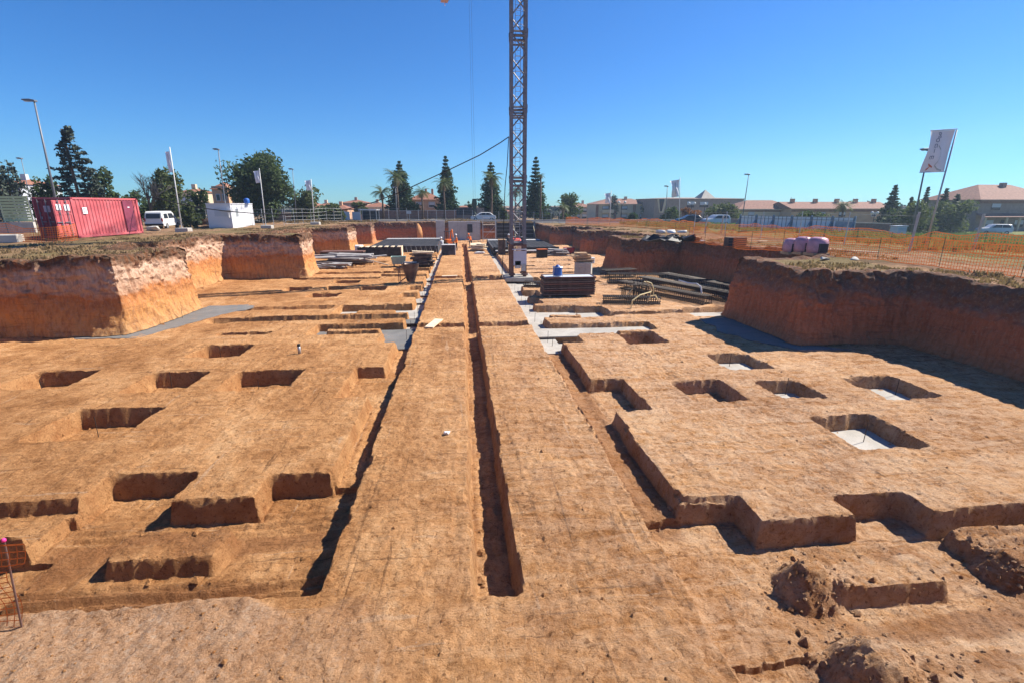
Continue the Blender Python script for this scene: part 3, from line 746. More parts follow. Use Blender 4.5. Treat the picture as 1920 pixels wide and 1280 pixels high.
corrug((-.03, .15, 0), (-.03, CL - .15, 0), 20, .045, .16, CH - .12, (1, 0, 0)).build('side_wall', RED, ct)
corrug((-CWd + .03, .15, 0), (-CWd + .03, CL - .15, 0), 20, .045, .16, CH - .12, (-1, 0, 0)).build('side_wall', RED, ct)
corrug((-.15, CL - .03, 0), (-CWd + .15, CL - .03, 0), 8, .045, .16, CH - .12, (0, 1, 0)).build('end_wall', RED, ct)
b = MB()
for x in (-.07, -CWd + .07):
    for y in (.08, CL - .08):
        b.box((x, y, CH / 2), (.14, .16, CH - .24))
    b.box((x, CL / 2, CH - .06), (.12, CL - .32, .12)); b.box((x, CL / 2, .09), (.12, CL - .32, .15))
for y in (.08, CL - .08):
    b.box((-CWd / 2, y, CH - .07), (CWd - .28, .12, .13)); b.box((-CWd / 2, y, .09), (CWd - .28, .12, .15))
b.build('frame', RED, ct)
for x in (-.09, -CWd + .09):
    for y in (.09, CL - .09):
        for z in (.06, CH - .06): MB().box((x, y, z), (.19, .19, .125)).build('corner_casting', REDDK, ct, bevel=.02)
MB().box((-CWd / 2, CL / 2, CH - .05), (CWd - .26, CL - .3, .05)).build('roof', RED, ct)
MB().box((-CWd / 2, CL / 2, .19), (CWd - .26, CL - .3, .04)).build('floor', DARKPLY, ct)
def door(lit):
    d = MB().box((.6, 0, 1.28), (1.16, .05, 2.24)).build('door', RED if lit else REDDK, ct, bevel=.01)  # the closed door's shade is put into its colour, a darker red
    f = MB()
    for z in (.35, 1.0, 1.55, 2.1): f.box((.6, -.035, z), (1.1, .03, .07))
    for x in (.1, .6, 1.1): f.box((x, -.035, 1.28), (.07, .028, 2.2))
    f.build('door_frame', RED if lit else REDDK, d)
    for x in (.35, .85):
        r_ = MB(); r_.bar((x, -.085, .12), (x, -.085, 2.46), .024, 8)
        for z in (.25, .9, 1.6, 2.3): r_.box((x, -.06, z), (.11, .04, .06))
        r_.box((x + .15, -.10, 1.05), (.36, .025, .045)); r_.build('lock_rod', STEEL, d)
    return d
d1 = door(False); d1.location = (-CWd + .06, -.02, 0)
for x, z, w, h in ((.84, 1.86, .40, .40), (.36, 1.3, .14, .16), (.86, 1.3, .14, .14)):
    MB().box((x, -.058, z), (w, .012, h)).build('sticker', M('dim_sticker', (.40, .33, .38), .6, .2, 6, 0, 0), d1)
d2 = door(True); d2.scale = (-1, 1, 1); d2.location = (-.02, -.06, 0); d2.rotation_euler = (0, 0, R(82))
for x, z, w, h in ((.33, 1.95, .34, .38), (.86, 1.98, .3, .36)):
    MB().box((x, -.058, z), (w, .012, h)).build('sticker', LABELW, d2)
MB().box((.005, .95, 1.75), (.012, .38, .42)).build('sticker', LABELW, ct)
b = MB()
for k in range(4): b.box((.015, .86 + .05 * (k % 2), 1.63 + .08 * k), (.008, .14, .03))
b.build('sticker_print', REDDK, ct)
b = MB(); b.box((.012, 4.95, 1.33), (.02, 1.0, 2.2)); b.build('side_panel', M('plum_paint', (.22, .045, .075), .5, .3, 1.0, 0, .03), ct)
MB().box((.028, 4.95, 1.95), (.012, .2, .07)).build('sticker', LABELW, ct)

# power cable slung from the crane to the site container, and its drop down the mast
b = MB()
pth = [(954, 257, 33.6), (938, 268, 33.7), (900, 291, 33.9), (850, 315, 34.2), (800, 338, 34.6), (750, 361, 35), (700, 380, 35.4), (650, 393, 35.8), (600, 400, 36.2), (540, 403, 36.6), (480, 401, 37), (430, 397, 37.3), (380, 391, 37.6), (330, 381, 37.9), (290, 371, 38.1), (267, 364, 38.2)]
_e = Vector((kx, ky, kz)) + Matrix.Rotation(R(-4), 3, 'Z') @ Vector((0, 6.0, 2.6))
pth = [(x, y, 33.6 + (_e.y - 33.6) * i / (len(pth) - 1)) for i, (x, y, D) in enumerate(pth)]
P3 = [(at(x, y, D)[0], D, at(x, y, D)[1]) for x, y, D in pth]
P3[-1] = tuple(_e)
b.tube(P3, .034, 5)
dp = [(954, 257, 33.6), (953, 272, 33.6), (951, 310, 33.6), (947, 350, 33.6), (945, 400, 33.6), (944, 440, 33.6), (943, 480, 33.7), (941, 520, 33.8)]
b.tube([(at(x, y, D)[0], D, at(x, y, D)[1]) for x, y, D in dp], .026, 5)
tag(b.build('power_cable', BLACK, smooth=True), 'black power cable sagging from the crane mast across to the red container', 'cable')

# ------------------------------------------------------------------ white site cabin
bx, by, bz = onup(437, 428, 2.9)
cab = thing('site_cabin', 'white portable site cabin with small window near the left bank', 'cabin', (bx, by, bz), R(2))
W2, L2, H2 = 2.45, 6.6, 2.62
CABW = M('cabin_white', (.62, .62, .64), .5, .04, 1, 0, .02)
MB().box((-W2 / 2, L2 / 2, H2 / 2 + .06), (W2, L2, H2 - .1)).build('shell', CABW, cab, bevel=.015)
b = MB()
for x in (.012, -W2 - .012):
    for y in (.05, L2 - .05): b.box((x, y, H2 / 2 + .05), (.05, .12, H2))
b.box((-W2 / 2, L2 / 2, H2 + .03), (W2 + .12, L2 + .12, .1)); b.box((-W2 / 2, L2 / 2, .03), (W2 + .04, L2 + .04, .1)); b.build('frame', CABW, cab)
w_ = MB().box((.012, 1.7, 1.65), (.03, .75, .95)).build('window', SHUT, cab); MB().box((.03, 1.7, 1.65), (.014, .6, .8)).build('pane', M('grey_pane', (.25, .27, .28), .3, .1, 1, 0, 0), w_)
d_ = MB().box((.012, 4.3, 1.15), (.03, .9, 2.05)).build('door', CABW, cab, bevel=.005); MB().box((.04, 3.95, 1.1), (.04, .12, .03)).build('handle', GALV, d_)
MB().box((-W2 * .42, -.012, 1.75), (1.35, .03, .95)).build('shutter', SHUT, cab)
b = MB(); b.box((-.42, -.2, 1.95), (1.2, .35, .06)); b.box((-.22, -.1, 1.55), (.14, .16, .8)); b.build('air_conditioner', WHITE, cab)
BLUEP = M('blue_plastic', (.03, .12, .42), .4, .2, 2, 0, 0)
tag(MB().lathe([(.02, 0), (.30, .02), (.32, .07), (.32, .45), (.28, .55), (.14, .6), (.14, .64)], 16, (bx - .5, by + 5.9, bz + H2 + .08)).build('water_tank', BLUEP, smooth=True), 'blue plastic water tank on the roof of the white cabin', 'tank')

# ------------------------------------------------------------------ vehicles
TAIL = M('red_lens', (.35, .02, .02), .3, .1, 1, 0, 0)
def vehicle(name, label, cat, loc, rz, prof, win, width, paint, wheels, wr, rear=None, group=None):
    t = thing(name, label, cat, loc, rz, group)      # local: nose +Y, profile in Y,Z
    w = width / 2
    xs_ = [(-w, 0.0), (-w + .04, .05), (0, .09), (w - .04, .05), (w, 0.0)]
    b = MB(); n = len(prof)
    cz = sum(p[1] for p in prof) / n; cy_ = sum(p[0] for p in prof) / n; top = max(p[1] for p in prof)
    def ring(x, inset):
        out = []
        for y, z in prof:
            tum = max(0, (z - .9)) / max(.1, top - .9) * .13 * w / .85
            out.append((x * (1 - tum) if abs(x) > .1 else x, y - inset * (1 if y > cy_ else -1), z - inset * .4 * (z > 1.0)))
        return out
    rings = [ring(-w, .07), ring(-w + .08, 0), ring(w - .08, 0), ring(w, .07)]
    o = len(b.v)
    for r_ in rings: b.v += r_
    for k in range(3):
        for i in range(n): b.f.append((o + k * n + i, o + k * n + (i + 1) % n, o + (k + 1) * n + (i + 1) % n, o + (k + 1) * n + i))
    b.f.append(tuple(range(o, o + n))[::-1]); b.f.append(tuple(range(o + 3 * n, o + 4 * n)))
    b.build('body', paint, t, smooth=False)
    for poly in win:
        for s in (-1, 1):
            wb = MB(); pts = []
            for y, z in poly:
                tum = max(0, (z - .9)) / max(.1, top - .9) * .13 * w / .85
                pts.append((s * (w * (1 - tum) + .008), y, z))
            q = [(p[0] - s * .03, p[1], p[2]) for p in pts]; m = len(pts)
            wb.add(pts + q, [tuple(range(m)), tuple(range(m, 2 * m))[::-1]] + [(i, (i + 1) % m, m + (i + 1) % m, m + i) for i in range(m)])
            wb.build('side_window', GLASS, t)
    for y in wheels:
        for s in (-1, 1):
            wh = MB(); wh.bar((s * (w - .2), y, wr), (s * (w + .015), y, wr), wr, 18); o_ = wh.build('wheel', BLACK, t)
            MB().bar((s * (w + .01), y, wr), (s * (w + .03), y, wr), wr * .6, 12).build('rim', GALV, o_)
    return t
vy = 58.0; vx = at(303, 405, vy)[0]; vz = gd(vx, vy)
vprof = [(-2.1, .35), (-2.16, .6), (-2.12, 1.05), (-1.92, 1.75), (-1.75, 1.86), (.55, 1.88), (.85, 1.75), (1.35, 1.12), (2.0, .98), (2.2, .75), (2.2, .38)]
van = vehicle('parked_van', 'white van seen from behind, parked beyond the red container', 'van', (vx, vy, vz), R(8), vprof, [[(-1.75, 1.12), (-1.6, 1.62), (-.75, 1.64), (-.7, 1.12)], [(-.55, 1.12), (-.55, 1.65), (.5, 1.65), (.95, 1.14)]], 1.8, WHITE, (-1.35, 1.4), .32)
MB().box((0, -2.065, 1.38), (1.3, .05, .5), 0, (R(-16), 0, 0)).build('rear_window', GLASS, van)
for s in (-1, 1): MB().box((s * .8, -2.12, 1.0), (.13, .06, .34)).build('tail_light', TAIL, van)
MB().box((0, -2.17, .5), (1.7, .1, .2)).build('bumper', BLACK, van)
cprof = [(-2.1, .3), (-2.2, .55), (-2.15, .9), (-1.75, 1.0), (-1.25, 1.38), (-.9, 1.45), (.25, 1.44), (.55, 1.38), (1.15, .98), (2.0, .82), (2.2, .6), (2.15, .3)]
cwin = [[(-1.5, 1.0), (-1.15, 1.34), (-.45, 1.37), (-.45, 1.0)], [(-.38, 1.0), (-.38, 1.37), (.3, 1.35), (.85, .99)]]
sprof = [(-2.2, .38), (-2.25, .7), (-2.2, 1.1), (-1.95, 1.62), (-1.6, 1.7), (.1, 1.7), (.45, 1.62), (1.05, 1.14), (2.05, 1.02), (2.25, .75), (2.22, .38)]
swin = [[(-1.85, 1.14), (-1.7, 1.56), (-.7, 1.6), (-.7, 1.14)], [(-.62, 1.14), (-.62, 1.6), (.2, 1.57), (.75, 1.14)]]
NAVY = M('dark_car_paint', (.03, .035, .05), .25, .1, 1, 0, 0)
SILV = M('silver_car_paint', (.45, .46, .48), .25, .1, 1, .3, 0)
def car_at(px, py, D, dz, rz, label, kind, paint):
    x, z = at(px, py, D)
    return vehicle('parked_car', label, 'car', (x, D, gd(x, D) + dz), rz, cprof if kind == 'c' else sprof, cwin if kind == 'c' else swin, 1.78, paint, (-1.4, 1.38), .31, group='cars parked in the streets round the site')
car_at(906, 414, 87, 0.03, R(92), 'white car parked on the far road behind the concrete wall', 'c', WHITE)
car_at(1748, 445, 84, 0, R(78), 'dark car with bright windows parked just right of the tall banner pole', 's', NAVY)
car_at(1858, 450, 74, 0, R(68), 'pale silver car parked in front of the house on the far right', 's', SILV)
car_at(1292, 424, 78, 0, R(85), 'dark blue car parked under the russet shrub', 'c', NAVY)
car_at(1340, 424, 76, 0, R(96), 'grey car parked under the broad green tree', 's', SILV)
car_at(1212, 424, 104, 0, R(88), 'dark car parked beside the clipped round tree', 'c', NAVY)
# ------------------------------------------------------------------ vegetation
def leaf_cards(pts, size, seed=0, flat=0.0, aspect=1.0):
    r = np.random.default_rng(seed)
    n = len(pts)
    u = r.normal(size=(n, 3)); u[:, 2] *= (1 - flat); u /= np.linalg.norm(u, axis=1)[:, None]
    w = r.normal(size=(n, 3)); w[:, 2] *= (1 - flat)
    w -= u * (u * w).sum(1)[:, None]; w /= np.linalg.norm(w, axis=1)[:, None]
    s = size * r.uniform(.55, 1.35, n)[:, None]
    u = u * s; w = w * s * aspect
    V = np.stack([pts - u * .5, pts - w * .28 + u * .1, pts + u * .6, pts + w * .32], 1).reshape(-1, 3)
    return V, np.arange(n * 4).reshape(-1, 4)
def blob_pts(blobs, seed):
    r = np.random.default_rng(seed); out = []
    for (x, y, z, rx, ry, rz, n) in blobs:
        d = r.normal(size=(n, 3)); d /= np.linalg.norm(d, axis=1)[:, None]
        rad = r.uniform(.18, 1.0, n) ** .45
        lump = 1 + .30 * vn3(d[:, 0] * 2.3 + x, d[:, 1] * 2.3 + y, d[:, 2] * 2.3 + z, seed % 50) + .14 * vn3(d[:, 0] * 6 + x, d[:, 1] * 6, d[:, 2] * 6 + z, 3)
        p = d * (rad * lump)[:, None] * np.array([rx, ry, rz]) + np.array([x, y, z])
        keep = vn3(p[:, 0] * 1.1 / max(.5, rx * .3), p[:, 1] * 1.1 / max(.5, rx * .3), p[:, 2] * 1.2 / max(.5, rx * .3), seed % 37 + 9) > -.32
        out.append(p[keep])
    return np.concatenate(out)
def tree(name, label, cat, loc, blobs, mat, leaf, th, tr=.16, seed=1, group=None, conic=False):
    t = thing(name, label, cat, loc, 0, group)
    V, Fq = leaf_cards(blob_pts(blobs, seed), leaf, seed + 5)
    mesh_np('crown', V, Fq, mat, t, smooth=False)
    b = MB(); rr = random.Random(seed)
    b.tube([(0, 0, -.3), (rr.uniform(-.1, .1), 0, th * .5), (rr.uniform(-.2, .2), rr.uniform(-.2, .2), th)], tr, 7, tr * .6)
    for (x, y, z, rx, ry, rz, n) in blobs:
        if conic: b.tube([(0, 0, z + .1), (x * .5, y * .5, z + .08), (x, y, z)], tr * .22, 4, tr * .08)
        else: b.tube([(0, 0, th * .75), (x * .5, y * .5, (th * .8 + z) / 2), (x, y, z + rz * .3)], tr * .5, 5, tr * .12)
    b.build('trunk', BARK, t, smooth=True)
    return t
def rblobs(cx, cz, hw, hh, n, k, seed):   # irregular crown of k lobes inside an ellipse
    r = random.Random(seed); out = [(0, 0, cz, hw * .62, hw * .55, hh * .7, n // 3)]
    for i in range(k):
        a = r.uniform(0, 6.283); e = r.uniform(.35, .78); v = r.uniform(-.95, .75)
        s = r.uniform(.26, .48)
        out.append((cx + hw * e * math.cos(a) * math.sqrt(1 - v * v * .6), hw * e * math.sin(a) * .8, cz + hh * v * .8, hw * s, hw * s, hh * s * 1.05, int(n * .66 / k)))
    return out
def tree_px(name, label, px0, px1, ptop, pbase, D, mat, seed, k=9, n=2600, leaf=None, group=None, trunk=.3, low=0.0, cat='tree'):
    xc = (px0 + px1) / 2; x, zt = at(xc, ptop, D); xl = at(px0, (ptop + pbase) / 2, D)[0]; xr = at(px1, (ptop + pbase) / 2, D)[0]
    x = (xl + xr) / 2
    zb = gd(x, D); h = zt - zb; hw = (xr - xl) / 2
    c = h * low
    return tree(name, label, cat, (x, D, zb), rblobs(0, c + (h - c) * .5, hw, (h - c) * .52, n, k, seed), mat, leaf or .0075 * D * .62, max(.4, h * trunk), .02 * h + .05, seed, group)
GT = 'trees beyond the site fence'
tree_px('pine_tree', 'largest dark spreading pine behind the white site cabin', 424, 556, 279, 402, 76, PINE, 3, 19, 17000, .44, GT, .3)
tree_px('pine_tree', 'low olive green tree at the right foot of the largest pine', 535, 606, 345, 404, 79, OLIVE, 4, 8, 2600, .42, GT)
tree_px('pine_tree', 'round dark tree just left of the white cabin and taller lamp', 350, 398, 347, 405, 70, PINE, 5, 7, 2200, .4, GT)
tree_px('pine_tree', 'bushy grey green pine behind the leaning white flag by the van', 272, 342, 300, 404, 66, OLIVE, 6, 9, 3600, .4, GT)
tree_px('shrub', 'olive green bush between the van and the white cabin', 332, 372, 372, 412, 60, OLIVE, 7, 6, 1500, .34, None, .2, 0, 'bush')
tree_px('pine_tree', 'dark green bushy pine above the far end of the red container', 146, 222, 308, 392, 58, PINE, 8, 9, 3600, .36, GT)
tree_px('pine_tree', 'dark rounded tree behind the doors of the red container', 52, 112, 318, 395, 60, PINE, 9, 8, 2600, .36, GT)
tree_px('pine_tree', 'grey brown scrubby tree at the far left edge', -40, 50, 293, 392, 56, CEDAR, 10, 10, 3000, .32, GT)
tree_px('pine_tree', 'low dark tree showing behind the van roof', 222, 290, 346, 404, 68, PINE, 12, 7, 2200, .36, GT)
tree_px('pine_tree', 'umbrella pine with domed crown left of the cream apartments', 1040, 1091, 358, 408, 112, PINE, 13, 7, 2200, .55, GT, .5, .25)
tree_px('clipped_tree', 'clipped round dark tree standing before the cream apartments', 1174, 1197, 397, 428, 84, PINE2, 14, 5, 1500, .36, None, .2)
tree_px('broad_tree', 'broad dark green tree before the brown pyramid roofed building', 1318, 1382, 377, 424, 92, OLIVE, 15, 9, 3600, .5, GT, .3)
tree_px('broad_tree', 'dark bushy tree beside the lamp and the brown building', 1238, 1278, 384, 425, 96, PINE, 16, 6, 1800, .5, GT)
tree_px('russet_shrub', 'russet brown leafy shrub right of the second white banner', 1274, 1318, 388, 424, 88, AUTUMN, 17, 6, 1600, .42, None, .2, 0, 'shrub')
tree_px('pine_tree', 'grey tree tops peeping over the cream apartment roof', 1140, 1166, 364, 395, 150, CEDAR, 18, 5, 900, .7, GT)
tree_px('pine_tree', 'small dark tree right of the cream apartment roof', 1196, 1224, 370, 400, 150, PINE, 19, 5, 900, .7, GT)
tree_px('dark_shrub', 'dark shrub poking above the middle of the white hoarding', 1495, 1550, 394, 425, 70, PINE, 20, 6, 1200, .4, None, .2, 0, 'shrub')
tree_px('broad_tree', 'green leafy tree behind the tall banner pole', 1690, 1762, 376, 440, 70, OLIVE, 21, 9, 3200, .4, GT)
tree_px('broad_tree', 'grey green leafy tree left of the house on the far right', 1752, 1820, 374, 440, 76, OLIVE, 22, 9, 3200, .42, GT)
tree_px('broad_tree', 'dark low tree under the tiered pine right of the terrace houses', 1650, 1700, 386, 438, 78, PINE, 23, 8, 2200, .42, GT)
tree_px('pine_tree', 'thin dark tree rising beside the roof of the right hand house', 1822, 1850, 360, 430, 88, PINE2, 24, 7, 1400, .45, GT)
tree_px('hedge_tree', 'brownish bushy tree left of the distant white garden walls', 592, 640, 380, 410, 96, OLIVE, 26, 7, 1500, .5, GT)
tree_px('hedge_tree', 'green garden tree behind the distant white garden walls', 655, 690, 378, 408, 104, OLIVE, 27, 6, 1300, .5, GT)
tree_px('palm_shrub', 'tangled green shrub between the terracotta house and tall conifer', 762, 792, 375, 412, 92, OLIVE, 28, 6, 1300, .42, None, .2, 0, 'shrub')
tree_px('cypress', 'thin dark cypress beside the hook of the crane', 876, 886, 372, 412, 96, PINE2, 29, 5, 600, .34, None, .2, 0)
for i, (a, b_, t_, D, l) in enumerate(((1000, 1040, 392, 100, 'dark bushes behind the crane mast on its right'), (925, 960, 388, 98, 'dark bushes behind the crane mast on its left'), (1040, 1075, 396, 104, 'dark leafy bush at the left end of the cream apartments'))):
    tree_px('dark_shrub', l, a, b_, t_, 414, D, PINE, 40 + i, 6, 1300, .45, None, .2, 0, 'bush')
# cedar with a bent open top, bare tree
cx_, cz_ = at(118, 236, 54); zb = gd(cx_, 54); h = cz_ - zb
bl = []
rr = random.Random(5)
for i in range(26):
    f = i / 25; z = h * (.16 + .82 * f); r_ = (1 - f) * 2.9 + .25
    for s in (-1, 1):
        L = r_ * rr.uniform(.5, 1.15)
        for q in (.35, .7, 1.0):
            bl.append((s * L * q + .25 * f - .8 * (1 - f) * 0, rr.uniform(-.8, .8) * (1 - f), z + .12 * q * L * rr.uniform(-.6, .9), .34 * (1.2 - .5 * f), .34, .13, int(26 * (1.5 - f))))
tree('cedar_tree', 'tall ragged cedar with a sparse pointed top behind the container', 'tree', (cx_, 54, zb), bl, CEDAR, .34, h * .97, .16, 31, GT, True)
bx_, bz_ = at(262, 297, 64); zb = gd(bx_, 64); h = bz_ - zb
t = thing('bare_tree', 'leafless grey tree left of the leaning white flag', 'tree', (bx_, 64, zb), 0, GT)
b = MB(); b.tube([(0, 0, -.2), (.1, 0, h * .25), (0, 0, h * .5)], .14, 6, .09); b.build('trunk', BARK, t)
b = MB(); rr = random.Random(8)
def twig(p, d, L, r, lev):
    q = p + d * L; b.bar(p, q, r, 3, r * .6, False)
    if lev:
        for _ in range(4 if lev > 1 else 5):
            n_ = (d + Vector((rr.uniform(-.8, .8), rr.uniform(-.8, .8), rr.uniform(-.15, .75)))).normalized()
            twig(p + d * L * rr.uniform(.45, 1), n_, L * rr.uniform(.5, .78), r * .55, lev - 1)
for _ in range(7): twig(Vector((0, 0, h * rr.uniform(.18, .42))), Vector((rr.uniform(-.9, .9), rr.uniform(-.6, .6), 1)).normalized(), h * .26, .075, 3)
b.build('crown', TWIG, t)

def norfolk(label, px, ptop, pbase, hwpx, D, seed, first=.0, dense=.5, n=5200):
    x, zt = at(px, ptop, D); zb = gd(x, D); h = zt - zb
    w = hwpx / 900 * D * .98
    r = np.random.default_rng(seed); pts = []
    T = 17
    for i in range(T):
        f = i / (T - 1)
        z = h * (.10 + .89 * f ** 1.02)
        rad = w * ((1 - f) ** .72 * .95 + .05) * r.uniform(.85, 1.12)
        if f > dense: rad *= .85 * (1.12 if i % 2 else .8)
        nb_ = 7
        a0 = r.uniform(0, 6)
        for k in range(nb_):
            a = a0 + 6.283 * k / nb_ + r.uniform(-.15, .15); L = rad * r.uniform(.75, 1.15)
            m = int(n / T / nb_ * (1.9 - 1.4 * f))
            u = r.uniform(.08, 1, m) ** .7
            th = .09 if f > dense else .42
            pp = np.stack([np.cos(a) * L * u, np.sin(a) * L * u, z + L * .22 * u * u + r.normal(0, th * w * .12 + .04, m)], 1)
            pp[:, :2] += r.normal(0, .10 * L + .05, (m, 2)); pts.append(pp)
    t = thing('norfolk_pine', label, 'tree', (x, D, zb), 0, 'tiered conifers along the streets')
    V, Fq = leaf_cards(np.concatenate(pts), .42, seed + 1, .35)
    mesh_np('crown', V, Fq, PINE2, t, smooth=False)
    b = MB(); b.tube([(0, 0, -.2), (0, 0, h * .5), (0, 0, h)], .22, 7, .03)
    b.build('trunk', BARK, t, smooth=True)
    return t
norfolk('bushy tiered conifer left of the terracotta house, behind two palms', 748, 304, 412, 27, 94, 1, n=6500, dense=.75)
norfolk('tallest narrow tiered conifer just right of the terracotta house', 835, 294, 412, 21, 94, 2, n=6500, dense=.8)
norfolk('broad tiered conifer with palm fronds between crane rope and crane mast', 920, 306, 412, 26, 94, 3, dense=.6)
norfolk('tiered conifer standing immediately right of the crane mast', 1005, 296, 412, 23, 94, 4, n=6500, dense=.55)
norfolk('tiered conifer at the right end of the terrace houses', 1680, 349, 440, 22, 82, 5, dense=.5, n=4200)
norfolk('open tiered conifer seen just left of the tall banner pole', 1741, 352, 440, 13, 84, 6, dense=.45, n=2400)
norfolk('open tiered conifer seen just right of the tall banner pole', 1776, 355, 440, 17, 80, 7, dense=.35, n=2400)
norfolk('shortest tiered conifer among the trees left of the right hand house', 1797, 366, 440, 18, 82, 8, dense=.35, n=2200)
norfolk('small tiered conifer between the terrace houses and tall banner pole', 1710, 371, 440, 12, 86, 9, dense=.4, n=1800)

def palm(label, px, ptop, D, fr, seed, dry=False):
    x, zt = at(px, ptop, D); zb = gd(x, D); h = zt - zb - fr * .35
    t = thing('palm_tree', label, 'palm', (x, D, zb), 0, 'palms along the far road')
    MB().tube([(0, 0, -.2), (.05, 0, h * .5), (0, 0, h)], .19, 8, .13).build('trunk', BARK, t, smooth=True)
    r = random.Random(seed)
    for nm, mt, k0, lo, hi in (('crown', PALM, 30, -.1, 1.2), ('dry_skirt', DRYPALM, 14, -1.2, -.4)):
        b = MB()
        for k in range(k0):
            a = r.uniform(0, 6.283); e = r.uniform(lo, hi); L = fr * r.uniform(.75, 1.1) * (1 if nm == 'crown' else .6)
            d = Vector((math.cos(a) * math.cos(e), math.sin(a) * math.cos(e), math.sin(e))); p = Vector((0, 0, h)); side = Vector((-math.sin(a), math.cos(a), 0))
            n = 9; pts = [p.copy()]
            for i in range(n):
                d = (d + Vector((0, 0, -.17))).normalized(); p = p + d * (L / n); pts.append(p.copy())
            for i in range(1, n + 1):
                w = .42 * fr / 2.4 * math.sin(math.pi * (i + .6) / (n + 1.4)) + .05
                for s in (-1, 1):
                    q = pts[i - 1]; tip = pts[i] + side * s * w + Vector((0, 0, -w * .55)) + (pts[i] - pts[i - 1]) * .6
                    b.add([q, q + (pts[i] - q) * .62, tip], [(0, 1, 2)])
        b.build(nm, mt, t)
palm('palm with wide fronds at the left edge of the bushy tiered conifer', 742, 322, 88, 2.5, 1)
palm('shorter palm left of the bushy tiered conifer', 715, 352, 90, 2.3, 2)
palm('palm standing in front of the tallest narrow conifer', 831, 336, 88, 2.1, 3)
palm('palm in front of the broad conifer between rope and mast', 921, 324, 88, 2.5, 4)
palm('short palm showing right behind the crane mast', 966, 352, 92, 2.1, 5)
palm('slender palm in front of the conifer right of the crane', 1014, 326, 88, 1.0, 6)
palm('palm beside the terracotta house wall', 790, 352, 90, 2.0, 7)
palm('palm rising above the white hoarding by the terrace houses', 1584, 376, 74, 1.9, 8)
palm('palm at the left end of the cream apartments', 1056, 380, 100, 2.0, 9)

# grass and weeds on the banks
def tufts(name, n, x0, x1, y0, y1, size, test, seed, mat=GRASSM, label=None):
    r = np.random.default_rng(seed)
    x = r.uniform(x0, x1, n); y = r.uniform(y0, y1, n)
    k = test(x, y, pit_sdf(x, y), r); x, y = x[k], y[k]
    z = zu(x, y)
    m = 7; P = np.repeat(np.stack([x, y, z], 1), m, 0) + np.concatenate([r.normal(0, .10, (len(x) * m, 2)), np.zeros((len(x) * m, 1))], 1)
    s = np.repeat(size * r.uniform(.4, 1.3, len(x)), m)
    a = r.uniform(0, 6.283, len(P)); ln = r.normal(0, .5, (len(P), 2))
    dx = np.stack([np.cos(a), np.sin(a), 0 * a], 1) * (.05 + .09 * s)[:, None]
    tip = P + np.stack([ln[:, 0] * s, ln[:, 1] * s, s], 1)
    V = np.stack([P - dx - [0, 0, .05], P + dx - [0, 0, .05], tip + dx * .25, tip - dx * .25], 1).reshape(-1, 3)
    o = mesh_np(name, V, np.arange(len(V)).reshape(-1, 4), mat, None, False)
    return tag(o, label, 'grass', None, 'stuff')
patch = lambda x, y, f, th, s: fbm2(x, y, f, 3, s) > th
tufts('bank_grass', 9000, -32, -8, 14, 72, .10, lambda x, y, s, r: (s > .35) & (s < 6) & patch(x, y, .35, .0, 201), 1, GRASSM, 'dry tufts of grass along the top of the left bank')
tufts('bank_grass', 9000, 11, 24, 5, 70, .10, lambda x, y, s, r: (s > .5) & (s < 3.2) & patch(x, y, .5, .12, 202), 2, GRASSM, 'dry tufts of grass along the top of the right bank')
FIELDG = M('field_weeds', (0.16, 0.185, 0.06), .9, .5, 1.2, 0, 0); translucent(FIELDG, (.18, .26, .07), .3)
tufts('field_weeds', 20000, 20, 90, 18, 75, .38, lambda x, y, s, r: (x > 26 + 3 * fbm2(x, y, .15, 2, 205)) & patch(x, y, .22, -.25, 203), 3, FIELDG, 'green and straw coloured weeds over the field on the right')
tufts('far_weeds', 5000, -40, 12, 74, 92, .25, lambda x, y, s, r: (s > .5) & patch(x, y, .2, .1, 204) & ~((y > 81) & (y < 90)), 4, GRASSM, 'sparse dry weeds along the far edge of the pit')

# ------------------------------------------------------------------ street lamps, flags, fences, walls
LAMPM = M('lamp_grey', (.17, .18, .20), .5, .1, 3, .3, 0)
def lamp(label, pb, pt, ph, D, r=.07):
    x, _ = at(*pb, D); zb = gd(x, D); xt, zt = at(*pt, D); xh, zh = at(*ph, D)
    t = thing('street_lamp', label, 'street lamp', (x, D, zb), 0, 'street lamps round the site')
    H = zt - zb; dx = xt - x
    if abs(dx) > .03 * H: dx = math.copysign(.03 * H, dx)
    MB().tube([(0, 0, -.2), (dx * .5, 0, H * .5), (dx, 0, H)], r, 8, r * .55).build('pole', LAMPM, t, smooth=True)
    L = xh - xt
    b = MB(); s = 1 if L > 0 else -1; L = max(abs(L), .5)
    b.prism([(dx - s * .12, H - .06), (dx + s * L * .5, H - .02), (dx + s * L, H + .04), (dx + s * L * .9, H + .12), (dx + s * L * .3, H + .14), (dx - s * .12, H + .07)], -.16, .16); b.build('lamp_head', LAMPM, t, bevel=.015)
    MB().box((dx + s * L * .62, 0, H - .02), (L * .4, .22, .05)).build('lens', SHUT, t)
lamp('tall grey street lamp rising behind the red container', (98, 358), (69, 190), (46, 185), 44, .10)
lamp('grey street lamp behind the white cabin', (424, 400), (409, 281), (399, 279), 62, .09)
lamp('small distant lamp post behind the container doors', (55, 372), (45, 298), (41, 297), 70, .06)
lamp('slim lamp post beside the right edge of the largest pine', (556, 410), (550, 318), (545, 317), 72, .06)
lamp('street lamp just left of the banner before the brown building', (1247, 426), (1251, 350), (1245, 349), 74, .08)
lamp('street lamp above the left end of the white hoarding', (1391, 412), (1404, 328), (1396, 326), 66, .08)
lamp('grey street lamp partly hidden by the tall banner', (1704, 462), (1741, 282), (1727, 280), 36, .08)
lamp('lamp post with small fittings left of the bushy tiered conifer', (744, 418), (746, 352), (740, 352), 80, .08)
